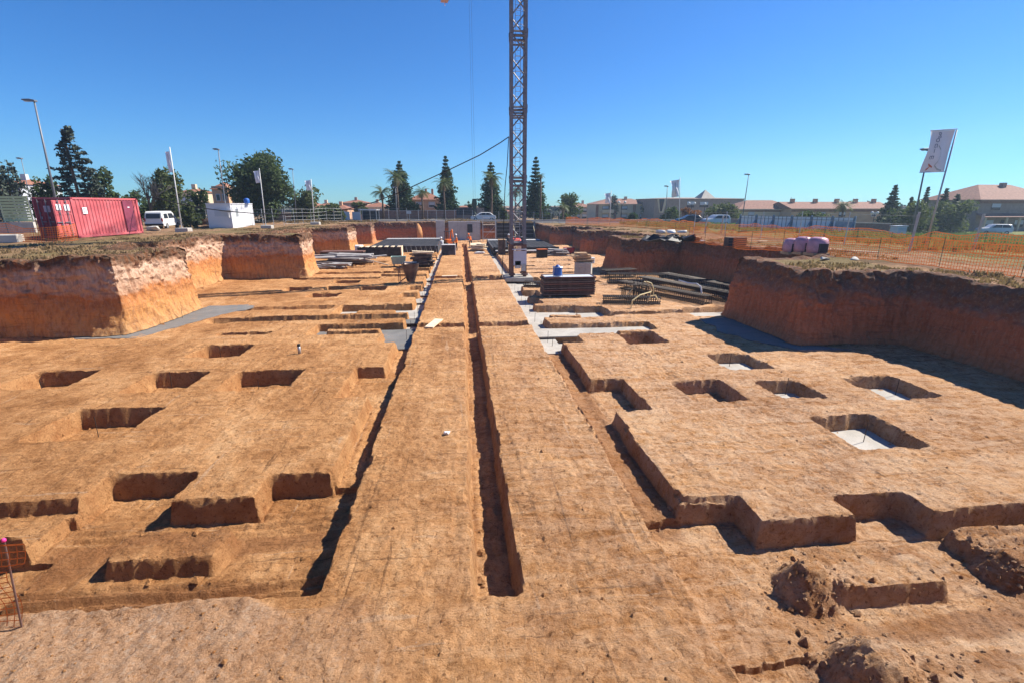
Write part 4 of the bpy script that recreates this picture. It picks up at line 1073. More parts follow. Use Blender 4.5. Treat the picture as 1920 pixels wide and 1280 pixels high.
def globe_lamp(label, px, pt, pb, D, two=True):
    x, zt = at(px, pt, D); zb = gd(x, D); H = max(3.2, zt - zb)
    t = thing('globe_lamp', label, 'street lamp', (x, D, zb), 0, 'globe lamps by the houses')
    MB().tube([(0, 0, -.1), (0, 0, H)], .06, 8, .045).build('pole', NAVY, t)
    for s in ((-1, 1) if two else (0,)):
        MB().bar((0, 0, H), (s * .45, 0, H), .03, 6).build('arm', NAVY, t)
        MB().lathe([(.05, -.22), (.2, -.1), (.22, .05), (.12, .2), (.03, .23)], 12, (s * .5, 0, H + .2)).build('globe', WHITE, t, True)
globe_lamp('twin globe lamp before the cream apartments', 1166, 386, 428, 80)
globe_lamp('twin globe lamp under the pyramid roofed building', 1297, 384, 424, 84)
globe_lamp('single globe lamp between russet shrub and broad tree', 1320, 400, 424, 82, False)
globe_lamp('twin globe lamp before the end wall of the terrace houses', 1640, 402, 445, 76)

CLOTH = M('white_flag_cloth', (.78, .78, .80), .8, .06, 1.5, 0, .03)
GREYP = M('flag_print_grey', (.20, .24, .32), .8, .1, 2, 0, 0)
REDP = M('flag_print_red', (.62, .18, .10), .8, .1, 2, 0, 0)
GRNP = M('flag_print_sage', (.46, .50, .48), .8, .1, 2, 0, 0)
def flagpole(label, pb, pt, flag, D, kind=0, block=True, r=.055):
    xb, _ = at(*pb, D); zb = gd(xb, D); xt, zt = at(*pt, D)
    t = thing('flagpole', label, 'flagpole', (xb, D, zb), 0, 'white banners on poles round the site')
    H, dx = zt - zb, xt - xb
    MB().tube([(0, 0, -.1), (dx * .5, 0, H * .5), (dx, 0, H)], r, 8, r * .7).build('pole', WHITE if kind != 2 else GALV, t, smooth=True)
    if block: MB().box((.12, .05, .15), (1.1, .8, .42)).build('foot_block', BLOCKM, t, bevel=.03)
    (u0, v0), (u1, v1) = flag               # outer top and bottom bearing of the cloth
    W_ = xt - at(u0, v0, D)[0]; zt_, zb_ = at(u0, v0, D)[1] - zb, at(u1, v1, D)[1] - zb
    x_of = lambda z: dx * z / H
    def P(a, c):                            # a: 0 at pole .. 1 outer edge, c: 0 top .. 1 bottom
        z = zt_ + (zb_ - zt_) * c
        w = W_ * (1 if kind != 1 else (.95 - .25 * c)) * a
        droop = -.06 * W_ * a * (1 if kind == 2 else 2.4)
        y = (.10 if kind != 2 else .045) * W_ * math.sin(3.2 * a + 4.5 * c) * (.3 + a) + (.05 if kind != 2 else .03) * math.sin(9 * a + 2 * c) * W_
        return Vector((x_of(z) - r - .03 - w + (.05 if kind != 2 else .015) * W_ * math.sin(5 * c) * a, y, z + droop * (1 - c * .3)))
    nu, nv = 14, 22
    V = [P(i / nu, j / nv) for i in range(nu + 1) for j in range(nv + 1)]
    fo = mesh_np('flag', np.array(V), grid_faces(nu + 1, nv + 1), CLOTH, t)
    if kind != 2:
        b = MB()
        for j in range(3, 18):
            p = [P(.42 + .02 * math.sin(j), j / nv), P(.56, j / nv), P(.56, (j + .8) / nv), P(.42, (j + .8) / nv)]
            b.add([q + Vector((0, -.012, 0)) for q in p], [(0, 1, 2, 3)])
        b.build('print', GRNP, fo)
        return t
    MB().bar(P(0, -.01) + Vector((.1, 0, .02)), P(1.02, -.01), .025, 6).build('top_batten', GALV, t)
    MB().bar(P(0, 1.0) + Vector((.1, 0, .0)), P(1.0, 1.0), .015, 6).build('cord', GALV, t)
    for k, (ch, c0_, a0_) in enumerate((('g', .075, .58), ('o', .215, .63), ('n', .345, .66), ('i', .47, .68), ('m', .63, .72))):
        cu = bpy.data.curves.new('letter', 'FONT'); cu.body = ch; cu.size = 1; cu.align_x = 'CENTER'; cu.extrude = 0
        tmp = bpy.data.objects.new('letter', cu); C.objects.link(tmp)
        me = bpy.data.meshes.new_from_object(tmp.evaluated_get(bpy.context.evaluated_depsgraph_get())); bpy.data.objects.remove(tmp)
        bm = bmesh.new(); bm.from_mesh(me); bmesh.ops.triangulate(bm, faces=bm.faces)
        bmesh.ops.subdivide_edges(bm, edges=bm.edges, cuts=1, use_grid_fill=False)
        sc = .21 if ch != 'm' else .19
        for v in bm.verts:                  # the cloth is seen from behind: letters read mirrored
            q = P(a0_ + v.co.x * sc * 1.75 * (zt_ - zb_) / W_ * .52, c0_ + (.30 - v.co.y) * sc * .98)
            v.co = q + Vector((0, -.015, 0))
        bm.to_mesh(me); bm.free(); me.materials.clear(); me.materials.append(GREYP)
        o = bpy.data.objects.new('letter', me); C.objects.link(o); o.parent = fo
    for mt, crv, w_ in ((REDP, [(.74, .80), (.66, .85), (.70, .90), (.78, .94)], .022), (REDP, [(.66, .84), (.58, .88)], .02), (GRNP, [(.56, .36), (.44, .46), (.40, .60), (.44, .74), (.52, .84), (.40, .93), (.20, .97)], .018)):
        b = MB()
        for (a0, c0_), (a1, c1) in zip(crv[:-1], crv[1:]):
            p = [P(a0, c0_ - w_), P(a1, c1 - w_), P(a1, c1 + w_), P(a0, c0_ + w_)]
            b.add([q + Vector((0, -.014, 0)) for q in p], [(0, 1, 2, 3)])
        b.build('swoosh', mt, fo)
    return t
flagpole('leaning white pole with limp white flag beside the van', (338, 414), (318, 276), ((311, 284), (313, 323)), 47, 1)
flagpole('white pole with furled triangular flag right of the cabin', (497, 414), (486, 316), ((476, 320), (480, 343)), 56, 1)
flagpole('thin white pole with square white banner right of the largest pine', (589, 414), (583, 336), ((572, 338), (573, 357)), 66, 1)
flagpole('white pole with narrow banner before the cream apartments', (1143, 424), (1146, 358), ((1134, 362), (1135, 381)), 70, 1, False)
flagpole('pole with drooping white banner before the brown building', (1274, 420), (1275, 333), ((1257, 337), (1258, 369)), 60, 1, False)
flagpole('tallest leaning pole with big white lettered banner on the right', (1731, 480), (1794, 244), ((1749, 243), (1738, 322)), 24.5, 2, False, .05)

def net_fence(name, label, path, h, sp=.085, w=.022, mat=ORANGE, post=None, group=None, base=None):
    t = thing(name, label, 'fence', (*path[0], base if base is not None else gd(*path[0])), 0, group)
    o = Vector(t.location); b = MB(); pb = MB()
    Q, _ = resample(np.array(path + path[::-1][1:-1]) if len(path) > 2 else np.array(path), .05) if False else (None, None)
    seg = []
    for (a, c) in zip(path[:-1], path[1:]):
        L = math.hypot(c[0] - a[0], c[1] - a[1]); n = max(1, int(L / sp))
        seg += [(a[0] + (c[0] - a[0]) * i / n, a[1] + (c[1] - a[1]) * i / n) for i in range(n)]
    seg.append(path[-1])
    X = np.array([s[0] for s in seg]); Y = np.array([s[1] for s in seg])
    Z = zu(X, Y) if base is None else np.full(len(X), base)
    sag = .15 * vn2(np.arange(len(X)) * sp * .9, X * 0, 301) + .06 * np.abs(np.sin(np.arange(len(X)) * sp * math.pi / 2.4))
    lean = .10 * vn2(np.arange(len(X)) * sp * .6, X * 0, 302)
    def pt(i, k): return Vector((X[i] + lean[i] * k, Y[i] + lean[i] * k, Z[i] + (h - sag[i]) * k + .02)) - o
    rows_ = max(4, int(h / (sp * 1.15)))
    for i in range(len(X)):
        d = Vector((X[min(i + 1, len(X) - 1)] - X[max(i - 1, 0)], Y[min(i + 1, len(X) - 1)] - Y[max(i - 1, 0)], 0)).normalized() * w * .5
        for k0, k1 in ((0, .5), (.5, 1)):
            p, q = pt(i, k0), pt(i, k1); b.add([p - d, p + d, q + d, q - d], [(0, 1, 2, 3)])
    for k in range(rows_ + 1):
        f = k / rows_; ww = Vector((0, 0, w * (.5 if 0 < k < rows_ else .9)))
        for i in range(len(X) - 1):
            p, q = pt(i, f), pt(i + 1, f); b.add([p - ww, q - ww, q + ww, p + ww], [(0, 1, 2, 3)])
    b.build('netting', mat, t)
    st = max(1, int(2.4 / sp))
    for i in range(0, len(X), st):
        MB().bar(pt(i, -.2), pt(i, 1.06), .012, 5).build('stake', REBAR, t)
    return t
lp = [onup(x, y)[:2] for x, y in ((-30, 452), (60, 455), (110, 455), (147, 451))]
net_fence('safety_netting', 'orange safety netting in front of the open container doors', lp, .98, .11, .024)
lp = [onup(x, y)[:2] for x, y in ((378, 427), (400, 427), (436, 428))]
net_fence('safety_netting', 'orange netting along the shaded side of the white cabin', lp, .95, .12, .03)
lp = [onup(x, y)[:2] for x, y in ((1290, 452), (1360, 462), (1440, 470), (1530, 478), (1640, 488), (1760, 502), (1920, 522), (2050, 545))]
net_fence('safety_netting', 'long orange safety netting running along the right bank', lp, 1.0, .09, .019)
lp = [onup(x, y)[:2] for x, y in ((1300, 436), (1400, 443), (1500, 452), (1620, 462), (1750, 472), (1920, 484), (2020, 492))]
net_fence('safety_netting', 'second orange netting behind the wrapped pallets on the right', lp, .95, .11, .024)
lp = [onup(x, y)[:2] for x, y in ((1060, 421), (1130, 424), (1210, 428), (1300, 436))]
net_fence('safety_netting', 'distant orange netting below the white wall of the apartments', lp, 1.0, .16, .05)

CHAINM = M('chain_wire', (.30, .31, .32), .5, .1, 4, .4, 0)
def chain_fence(label, path, h, nposts, wires=5, pm=GALV, pr=.03, group='wire fences round the site'):
    t = thing('wire_fence', label, 'fence', (*path[0], gd(*path[0])), 0, group); o = Vector(t.location)
    L = [math.hypot(b_[0] - a[0], b_[1] - a[1]) for a, b_ in zip(path[:-1], path[1:])]; tot = sum(L); cum = [0]
    for l in L: cum.append(cum[-1] + l)
    P = []
    for i in range(nposts):
        s = tot * i / (nposts - 1); x = float(np.interp(s, cum, [p[0] for p in path])); y = float(np.interp(s, cum, [p[1] for p in path]))
        P.append(Vector((x, y, gd(x, y))) - o)
    for p in P: MB().bar(p - Vector((0, 0, .1)), p + Vector((random.uniform(-.04, .04), 0, h + .08)), pr, 6).build('post', pm, t)
    b = MB()
    for k in range(wires):
        z = Vector((0, 0, .08 + (h - .1) * k / (wires - 1)))
        for p, q in zip(P[:-1], P[1:]): b.bar(p + z, q + z, .009, 3, cap=False)
    b.build('wire', CHAINM, t)
chain_fence('wire fence on pale posts running behind the van and cabin', [at(268, 0, 62)[:1] + (62,), at(480, 0, 66)[:1] + (66,)], 2.0, 10)
chain_fence('wire fence on pale posts between the cabin and far road', [at(484, 0, 70)[:1] + (70,), at(600, 0, 78)[:1] + (78,), at(740, 0, 79)[:1] + (79,)], 2.0, 15)
chain_fence('low fence of thin posts along the edge of the concrete wall', [at(745, 0, 78.5)[:1] + (78.5,), at(1060, 0, 78.5)[:1] + (78.5,)], 1.7, 18)
chain_fence('wire fence on grey posts across the right hand field', [onup(1300, 441)[:2], onup(1420, 447)[:2], onup(1600, 462)[:2], onup(1705, 470)[:2]], 1.9, 6)
def post(label, px, pb, h, r=.05):
    x, y, z = onup(px, pb)
    tag(MB().box((x, y, z + h / 2), (r * 2, r * 2, h), 0, (0, R(3), 0)).build('concrete_post', BLOCKM, bevel=.015), label, 'post', 'square posts in the right hand field')
post('square grey post between tall banner pole and its lamp', 1706, 472, 2.0, .05)
post('square pale post in the weeds before the right hand house', 1826, 470, 1.9, .05)
post('short pale post by the grey car and broad tree', 1352, 438, 1.6)
post('short pale post by the dark blue car', 1322, 438, 1.6)

def wall(name, label, cat, p0, p1, h, mat, th=.2, z=None, cap=None, group=None):
    a, b_ = Vector((*p0, 0)), Vector((*p1, 0)); d = b_ - a; L = d.length; rz = math.atan2(d.y, d.x)
    zb = z if z is not None else min(gd(*p0), gd(*p1))
    t = thing(name, label, cat, (a.x, a.y, zb), rz, group)
    MB().box((L / 2, 0, h / 2 - .2), (L, th, h + .4)).build('wall', mat, t)
    if cap: MB().box((L / 2, 0, h + .04), (L + .06, th + .1, .08)).build('coping', cap, t)
    return t
X = lambda px, D: at(px, 410, D)[0]
wall('garden_wall', 'low pinkish wall under green slats on the far left', 'wall', (X(-60, 46), 46), (X(62, 46), 46), 1.0, BLOCKM, .25)
t = thing('slat_fence', 'pale green slatted fence on the low wall at far left', 'fence', (X(6, 46.2), 46.2, gd(X(6, 46.2), 46.2) + 1.0), 0)
GRNS = M('pale_green_slats', (.50, .56, .30), .6, .08, 1, 0, 0); b = MB()
sw = X(60, 46.2) - X(6, 46.2)
for k in range(9): b.box((sw / 2, 0, .12 + k * .235), (sw, .04, .19))
b.build('slats', GRNS, t)
for k in range(3): MB().box((sw * k / 2, .05, 1.05), (.09, .08, 2.15)).build('post', LAMPM, t)
tag(MB().tube([(X(-14, 44), 44, gd(X(-14, 44), 44) - .2), (X(0, 44) - .15, 44, gd(X(0, 44), 44) + 2.4), (X(-14, 44) - 1.2, 44, gd(X(0, 44), 44) + 3.4)][:2] + [(X(-20, 44), 44, gd(X(0, 44), 44) + 3.5)], .12, 8, .08).build('leaning_post', BLOCKM), 'leaning bent concrete post at the far left edge', 'post')
x, y, z = onup(18, 455)
tag(MB().box((x, y, z + .22), (1.3, .6, .5), .1).build('concrete_block', BLOCKM, bevel=.04), 'pale concrete block on the left bank by the netting', 'block')
wall('brick_wall', 'short brown wall with pale piers right of the cabin', 'wall', (X(500, 77), 77), (X(546, 77), 77), 1.5, PINKW, .25)
t = thing('fence_hedge', 'long green hedge growing along the wire fence', 'hedge', (X(598, 82), 82, gd(X(598, 82), 82)))
hw = (X(638, 82) - X(552, 82)) / 2
V, Fq = leaf_cards(blob_pts([(-hw + hw * 2 * k / 9, 0, .8, hw / 5, .6, .95, 420) for k in range(10)], 77), .36, 78); mesh_np('crown', V, Fq, OLIVE, t, smooth=False)
GRAF = M('graffiti_white', (.66, .66, .68), .7, .12, .9, 0, 0, ((.28, .28, .36), .8))
wall('garden_wall', 'white painted garden wall with scrawls in the distance', 'wall', (X(634, 86), 86), (X(656, 86), 86), 1.5, GRAF, .25)
wall('garden_wall', 'greyer white wall right of the scrawled wall', 'wall', (X(661, 86), 86), (X(676, 86), 86), 1.5, SHUT, .25)
t = thing('carport', 'flat white roofed carport beside the distant white walls', 'carport', (X(693, 88), 88, gd(X(693, 88), 88)))
cw = X(710, 88) - X(676, 88)
MB().box((0, 0, 1.75), (cw, 3.2, .14)).build('roof', WHITE, t)
for s in (-1, 1):
    for s2 in (-1, 1): MB().box((s * cw * .46, s2 * 1.4, .84), (.1, .1, 1.68)).build('post', GALV, t)
MB().box((0, 1.5, .8), (cw * .9, .1, 1.6)).build('back_wall', NAVY, t)
wall('brick_wall', 'dark brown boundary wall behind the far road, carrying a white sign', 'wall', (X(712, 91), 91), (X(856, 91), 91), 1.55, BRICK, .25, None, BLOCKM)
tag(MB().box((X(767, 90.8), 90.8, gd(X(767, 90.8), 90.8) + 1.15), (.85, .04, .5)).build('wall_sign', WHITE), 'small white sign on the dark brown boundary wall', 'sign')
wall('garden_wall', 'pinkish railed wall right of the tallest narrow conifer', 'wall', (X(853, 92), 92), (X(908, 92), 92), 2.2, PINKW, .25)
b = MB(); D_ = 91.8
for k in range(17):
    x = X(854, D_) + (X(893, D_) - X(854, D_)) * k / 16; b.box((x, D_, gd(x, D_) + 1.45), (.2, .06, 1.25))
tag(b.build('wall_railing', NAVY), 'dark railings standing in front of the pinkish wall', 'railing')
wall('garden_wall', 'long white garden wall before the cream apartments', 'wall', (X(1072, 95), 95), (X(1176, 93), 93), 1.25, SHUT, .25)
wall('garden_wall', 'short white wall right of the clipped round tree', 'wall', (X(1197, 93), 93), (X(1236, 93), 93), 1.1, WHITE, .25)
wall('dark_hedge_wall', 'dark wall behind the grey car and broad tree', 'wall', (X(1322, 90), 90), (X(1392, 84), 84), 1.4, BROWNW, .3)
# white hoarding
h0, h1 = (X(1388, 54), 54.0), (X(1604, 43), 43.0)
t = thing('site_hoarding', 'long white hoarding of framed panels on grey props', 'hoarding', (*h0, .5 * (at(1388, 405, 54)[1] + at(1604, 407, 43)[1]) - 2.14), math.atan2(h1[1] - h0[1], h1[0] - h0[0]))
Lh = math.hypot(h1[0] - h0[0], h1[1] - h0[1]); npan = 6
HW = M('hoarding_white', (.76, .77, .80), .5, .06, 1.2, 0, 0)
for k in range(npan):
    x0, x1 = Lh * k / npan, Lh * (k + 1) / npan
    p = MB().box(((x0 + x1) / 2, 0, 1.25), (x1 - x0 - .12, .04, 1.75)).build('panel', HW, t)
    b = MB()
    for j in range(5): b.box((x0 + .12 + (x1 - x0 - .24) * j / 4, -.035, 1.25), (.045, .03, 1.8))
    for z in (.42, .72, 1.86, 2.1): b.box(((x0 + x1) / 2, -.052, z), (x1 - x0 - .06, .02, .035))
    b.build('panel_frame', LAMPM, p)
for k in range(npan + 1):
    x0 = Lh * k / npan
    b = MB(); b.box((x0, -.02, 1.2), (.14, .14, 2.1)); b.bar((x0, -.05, 1.9), (x0 - .1, -1.3, -.1), .05, 6); b.build('prop', M('blue_grey_post', (.20, .26, .33), .6, .1, 2, 0, 0), t)
b = MB(); b.box((Lh / 2, -.01, .18), (Lh, .1, .36)); b.build('kickboard', NAVY, t)
p = MB().box((Lh * 5.55 / npan, -.085, 1.5), (1.5, .02, .5)).build('sign_panel', M('dim_grey_sign', (.33, .35, .40), .6, .2, 3, 0, 0), t)
wall('brown_fence', 'low brown fence wall right of the white hoarding', 'fence', (X(1606, 74), 74), (X(1672, 70), 70), 1.7, BRICK, .15, None, BLOCKM)
x, y, z = onup(1681, 447)
t = thing('white_cabinet', 'square white utility cabinet at the edge of the weedy field', 'cabinet', (x, y, z), R(5))
MB().box((0, 0, .45), (.95, .6, .9)).build('housing', WHITE, t, bevel=.02); MB().box((0, 0, .93), (1.05, .7, .06)).build('lid', SHUT, t); MB().box((.02, -.31, .5), (.8, .02, .6)).build('door', SHUT, t)

# road, kerb
def strip(name, x0, x1, y0, y1, z, mat, n=60):
    xs_ = np.linspace(x0, x1, n); V = []
    for x in xs_:
        zz = max(gd(x, y0), gd(x, y1)) + z
        V += [(x, y0, zz), (x, y1, zz)]
    return struct(mesh_np(name, np.array(V), grid_faces(n, 2), mat))
strip('road', -60, 60, 81.5, 89.5, .06, M('asphalt', (.10, .095, .09), .9, .25, 2, 0, .1))
struct(MB().box((0, 80.9, gd(0, 80.9) + .10), (90, .5, .26)).build('kerb', BLOCKM))
# ------------------------------------------------------------------ houses round the site
def house(name, label, cat, px0, px1, D, ez, rz_, depth, wallm, roofm, rows=(), hip=True, over=.35, chim=(), turn=0.0, balc=(), doors=(), group='houses round the site', bands=None, ptop=None):
    """front face spans px0..px1 at Y=D; ez/rz_ = heights of eaves and ridge above the base; windows: (u, z, w, h) along the front"""
    x0, x1 = at(px0, 400, D)[0], at(px1, 400, D)[0]; zb = min(gd(x0, D), gd(x1, D)) - .1
    if ptop:
        k_ = (at((px0 + px1) / 2, ptop, D + depth * .5)[1] - zb) / rz_
        ez, rz_ = ez * k_, rz_ * k_; rows = [(u, z * k_, w, h * k_) for u, z, w, h in rows]; balc = [(u, z * k_, w) for u, z, w in balc]; bands = [(z * k_, h) for z, h in (bands or ())]
    t = thing(name, label, cat, (x0, D, zb), turn, group); t['eave'] = ez
    L = x1 - x0
    MB().box((L / 2, depth / 2, ez / 2 - .3), (L, depth, ez + .6)).build('wall', wallm, t)
    o = over; rh = rz_ - ez
    b = MB()
    if hip:
        k = min(depth / 2, L / 2) * .92
        V = [(-o, -o, ez), (L + o, -o, ez), (L + o, depth + o, ez), (-o, depth + o, ez), (k, depth / 2, rz_), (L - k, depth / 2, rz_)]
        b.add(V, [(0, 1, 5, 4), (1, 2, 5), (2, 3, 4, 5), (3, 0, 4), (0, 3, 2, 1)])
    else:
        V = [(-o, -o, ez), (L + o, -o, ez), (L + o, depth + o, ez), (-o, depth + o, ez), (-o, depth / 2, rz_), (L + o, depth / 2, rz_)]
        b.add(V, [(0, 1, 5, 4), (1, 2, 5), (2, 3, 4, 5), (3, 0, 4), (0, 3, 2, 1)])
    ro = b.build('roof', roofm, t)
    MB().box((L / 2, -o * .5, ez - .10), (L + o * 1.6, o, .16)).build('cornice', wallm, t)
    for u, w in chim: MB().box((L * u, depth * .42, rz_ - rh * .25 + .35), (w, w, 1.4)).build('chimney', wallm, ro); 
    for (u, z, w, h) in rows:
        f = MB().box((L * u, -.015, z), (w + .2, .07, h + .2)).build('window', SHUT if w < 1.4 else BROWNW, t)
        MB().box((L * u, -.055, z), (w, .03, h)).build('pane', GLASS, f)
        MB().box((L * u, -.075, z + h * .18), (w * .96, .02, h * .58)).build('shutter', SHUT, f)
    for (u, w) in doors:
        MB().box((L * u, -.02, 1.05), (w, .08, 2.1)).build('door', NAVY, t)
    for (u, z, w) in balc:
        bb = MB().box((L * u, -.55, z), (w, 1.1, .16)).build('balcony', wallm, t)
        q = MB(); q.box((L * u, -1.06, z + .5), (w, .1, .9)); q.build('parapet', wallm, bb)
    for (z, h) in (bands or ()):
        MB().box((L / 2, -.05, z), (L + .1, .12, h)).build('band', roofm, t)
    return t
W_ = lambda us, z, w, h: [(u, z, w, h) for u in us]
apt = house('apartment_house', 'cream two storey apartments with brown hipped roof and balconies', 'house', 1117, 1222, 150, 6.2, 8.2, 11, CREAM, ROOF,
      W_((.17, .5, .84), 4.7, 1.9, 1.5) + W_((.17, .5, .84), 1.7, 1.9, 1.7), True, .6, ((.35, .8), (.6, .8)), 0, ((.2, 3.1, 3.6), (.52, 3.1, 3.6), (.85, 3.1, 3.2)), ptop=373)
for u in (.02, .34, .68): MB().box(((at(1222, 400, 150)[0] - at(1117, 400, 150)[0]) * u, -.12, apt['eave'] / 2), (.8, .2, apt['eave'])).build('pilaster', ROOF, apt)
house('apartment_house', 'long receding wing of the cream apartments with dark bays', 'house', 1062, 1114, 165, 5.6, 7.6, 12, CREAM, ROOF, W_((.15, .4, .65, .88), 4.2, 1.5, 1.6) + W_((.15, .4, .65, .88), 1.6, 1.5, 1.8), True, .5, ((.3, .7), (.7, .7)), ptop=380)
# brown building with pyramid lantern
bb = house('brown_building', 'brown flat topped building with a glazed V window and pyramid lantern', 'building', 1226, 1392, 140, 6.9, 7.3, 16, BROWNW, BROWNW, [(.40, 5.2, 2.2, 1.8), (.55, 5.2, 2.6, 1.6)], True, .2, (), 0, (), ((.1, 1.6),), ptop=371)
be = bb['eave']; Lb = at(1392, 400, 140)[0] - at(1226, 400, 140)[0]
MB().add([(Lb * .53, 1.0, be), (Lb * .70, 1.0, be), (Lb * .70, 6, be), (Lb * .53, 6, be), (Lb * .615, 3.5, be + 2.6)], [(0, 1, 4), (1, 2, 4), (2, 3, 4), (3, 0, 4), (0, 3, 2, 1)]).build('pyramid_lantern', M('lantern_grey', (.30, .28, .24), .6, .15, 1, 0, .1), bb)
v = MB().prism([(Lb * .02, be), (Lb * .14, be), (Lb * .10, be * .4), (Lb * .06, be * .4)], -.12, .05).build('window', CREAM, bb)
MB().prism([(Lb * .045, be - .1), (Lb * .105, be - .1), (Lb * .085, be * .46), (Lb * .065, be * .46)], -.16, -.1).build('pane', GLASS, v)
house('terrace_house', 'low ochre house with wide hipped brown roof behind the hoarding', 'house', 1386, 1498, 108, 4.6, 6.9, 9, CREAM, ROOF, W_((.2, .72), 3.2, 1.3, 1.2), True, .6, (), 0, (), (), bands=((4.1, .35),), ptop=376)
tr_ = house('terrace_house', 'long terrace of ochre houses with brown roof and row of chimneys', 'house', 1484, 1672, 104, 5.2, 7.1, 9, OCHRE, ROOF, W_((.12, .3, .5), 3.6, 1.5, 1.2) + [(.82, 3.6, 1.0, .9)], False, .5, ((.1, .75), (.33, .75), (.55, .75), (.74, .75), (.93, .75)), 0, (), (), bands=((4.6, .4),), ptop=379)
for tt in (tr_,):
    b = MB(); hh_ = tt['eave'] + .6; b.bar((1.5, 3, hh_), (1.5, 3, hh_ + 2), .03, 5); b.bar((1.1, 3, hh_ + 1.7), (1.9, 3, hh_ + 1.7), .02, 4); b.build('aerial', LAMPM, tt)
x, z = at(1484, 395, 96)
rh = house('detached_house', 'two storey house with steep hipped roof at the far right edge', 'house', 1832, 1990, 84, 6.4, 9.6, 12, BROWNW, ROOF, W_((.20, .60, .9), 5.0, 1.9, 1.3) + W_((.16, .52), 1.6, 2.0, 1.5), True, .5, ((.55, .8),), 0, (), ((.34, 1.3),), ptop=347)
Lr = at(1990, 400, 84)[0] - at(1832, 400, 84)[0]; kr = rh['eave'] / 6.4
MB().add([(-.6, -1.7, 3.0 * kr), (Lr + .6, -1.7, 3.0 * kr), (Lr + .3, .1, 3.7 * kr), (-.3, .1, 3.7 * kr), (-.6, -1.7, 2.85 * kr), (Lr + .6, -1.7, 2.85 * kr)], [(0, 1, 2, 3), (4, 5, 1, 0), (4, 0, 3), (5, 2, 1), (4, 3, 2, 5)]).build('porch_roof', ROOF, rh)
for u in (.02, .27, .42, .7, .98): MB().box((Lr * u, -1.45, 1.4 * kr), (.3, .3, 2.85 * kr)).build('porch_pillar', CREAM, rh)
MB().box((Lr / 2, -.06, 5.95 * kr), (Lr + .1, .14, .55)).build('band', ROOF, rh)
th = house('terracotta_house', 'terracotta house with twin chimneys between the two tall conifers', 'house', 770, 826, 112, 5.6, 7.9, 10, OCHRE, ROOFR, W_((.3, .72), 4.2, 1.2, 1.3) + [(.75, 1.6, 2.2, 1.4)], True, .5, ((.5, .5), (.72, .5)), 0, ((.3, 2.9, 3.0),), ptop=360)
house('pink_house', 'pink walled house end right of the tallest narrow conifer', 'house', 852, 886, 108, 4.4, 4.9, 8, PINKW, ROOFR, [(.3, 3.0, 1.0, 1.1)], True, .2, ptop=386)
house('pink_house', 'low pink house behind the broad conifer by the crane', 'house', 896, 968, 112, 3.3, 4.2, 8, PINKW, ROOFR, [(.4, 2.0, 1.2, 1.1)], True, .3, ptop=392)
# far roofs on the left horizon
FT = {'small cre': 380, 'ochre hou': 384, 'long pink': 375, 'pale hous': 379, 'faint pin': 378, 'pale yell': 354, 'white hou': 336}
FARH = [(592, 622, 150, 5.0, 6.6, CREAM, 'small cream house on the left horizon nearest the largest pine'), (616, 652, 130, 4.4, 6.0, OCHRE, 'ochre house with red roof behind the scrawled white wall'), (640, 690, 165, 6.4, 7.6, PINKW, 'long pinkish house with pale roof line on the left horizon'),
        (684, 726, 140, 4.6, 6.2, CREAM, 'pale house behind the two palms on the left horizon'), (560, 596, 170, 5.6, 7.2, PINKW, 'faint pinkish house right of the largest pine'), (338, 372, 110, 5.6, 6.4, CREAM, 'pale yellow house behind the bush by the van'), (8, 50, 95, 6.5, 7.6, SHUT, 'white house showing through the scrubby tree at far left')]
for (a, c, D, e, r_, wm, l) in FARH: house('distant_house', l, 'house', a, c, D, e, r_, 9, wm, ROOFR, W_((.25, .7), e * .7, 1.3, 1.2), True, .3, ((.5, .8),), ptop=FT[l[:9]])
# tower house over the cabin
xt, zt = at(395, 346, 92); zb = gd(xt, 92); Hh = zt - zb
t = thing('tower_house', 'narrow ochre tower house with red roof above the white cabin', 'house', (xt, 92, zb), 0, 'houses round the site')
w = at(425, 346, 92)[0] - xt
MB().box((w / 2, 2, Hh / 2 - .3), (w, 4, Hh)).build('wall', OCHRE, t)
MB().add([(-.3, -.3, Hh - .8), (w + .3, -.3, Hh - .8), (w + .3, 4.3, Hh - .8), (-.3, 4.3, Hh - .8), (w / 2, 2, Hh + .5)], [(0, 1, 4), (1, 2, 4), (2, 3, 4), (3, 0, 4), (0, 3, 2, 1)]).build('roof', ROOFR, t)
for i, u in enumerate((.35, .75)): f = MB().box((w * u, -.03, Hh - 2.2), (.7, .08, 1.2)).build('window', SHUT, t); MB().box((w * u, -.08, Hh - 2.2), (.5, .03, 1.0)).build('pane', GLASS, f)
for (a, pt, D, l) in ((441, 357, 90, 'ochre domed chimney turret above the white cabin'), (455, 364, 90, 'plain ochre chimney stack right of the domed turret')):
    xt, zt = at(a, pt, D); zb = gd(xt, D)
    b = MB(); w = .55; b.box((xt, D, (zt + zb) / 2), (w * 2, w * 2, zt - zb))
    if 'dome' in l: b.lathe([(.8, 0), (.75, .2), (.3, .5), (.05, .6)], 10, (xt, D, zt))
    tag(b.build('chimney_turret', OCHRE), l, 'chimney', 'houses round the site')
# far treeline and suburb that read as one mass
r = np.random.default_rng(77); bl = []
for k in range(150):
    a = R(-62 + 124 * k / 149); D = r.uniform(175, 260); x_, y_ = math.sin(a) * D, math.cos(a) * D + 10
    bl.append((x_, y_, .5 + r.uniform(.5, 2.6), r.uniform(4, 8), 4, r.uniform(1.6, 3.6), 230))
V, Fq = leaf_cards(blob_pts(bl, 5), 1.5, 6)
tag(mesh_np('far_treeline', V, Fq, CEDAR, None, False), 'low dark line of distant trees along the horizon', 'trees', None, 'stuff')

# ------------------------------------------------------------------ things in the pit
def floor_at(px, py):
    x, y = gz(px, py, 0); z = fl(x, y); x, y = gz(px, py, max(z, -.1)); return x, y, max(fl(x, y), -.05)
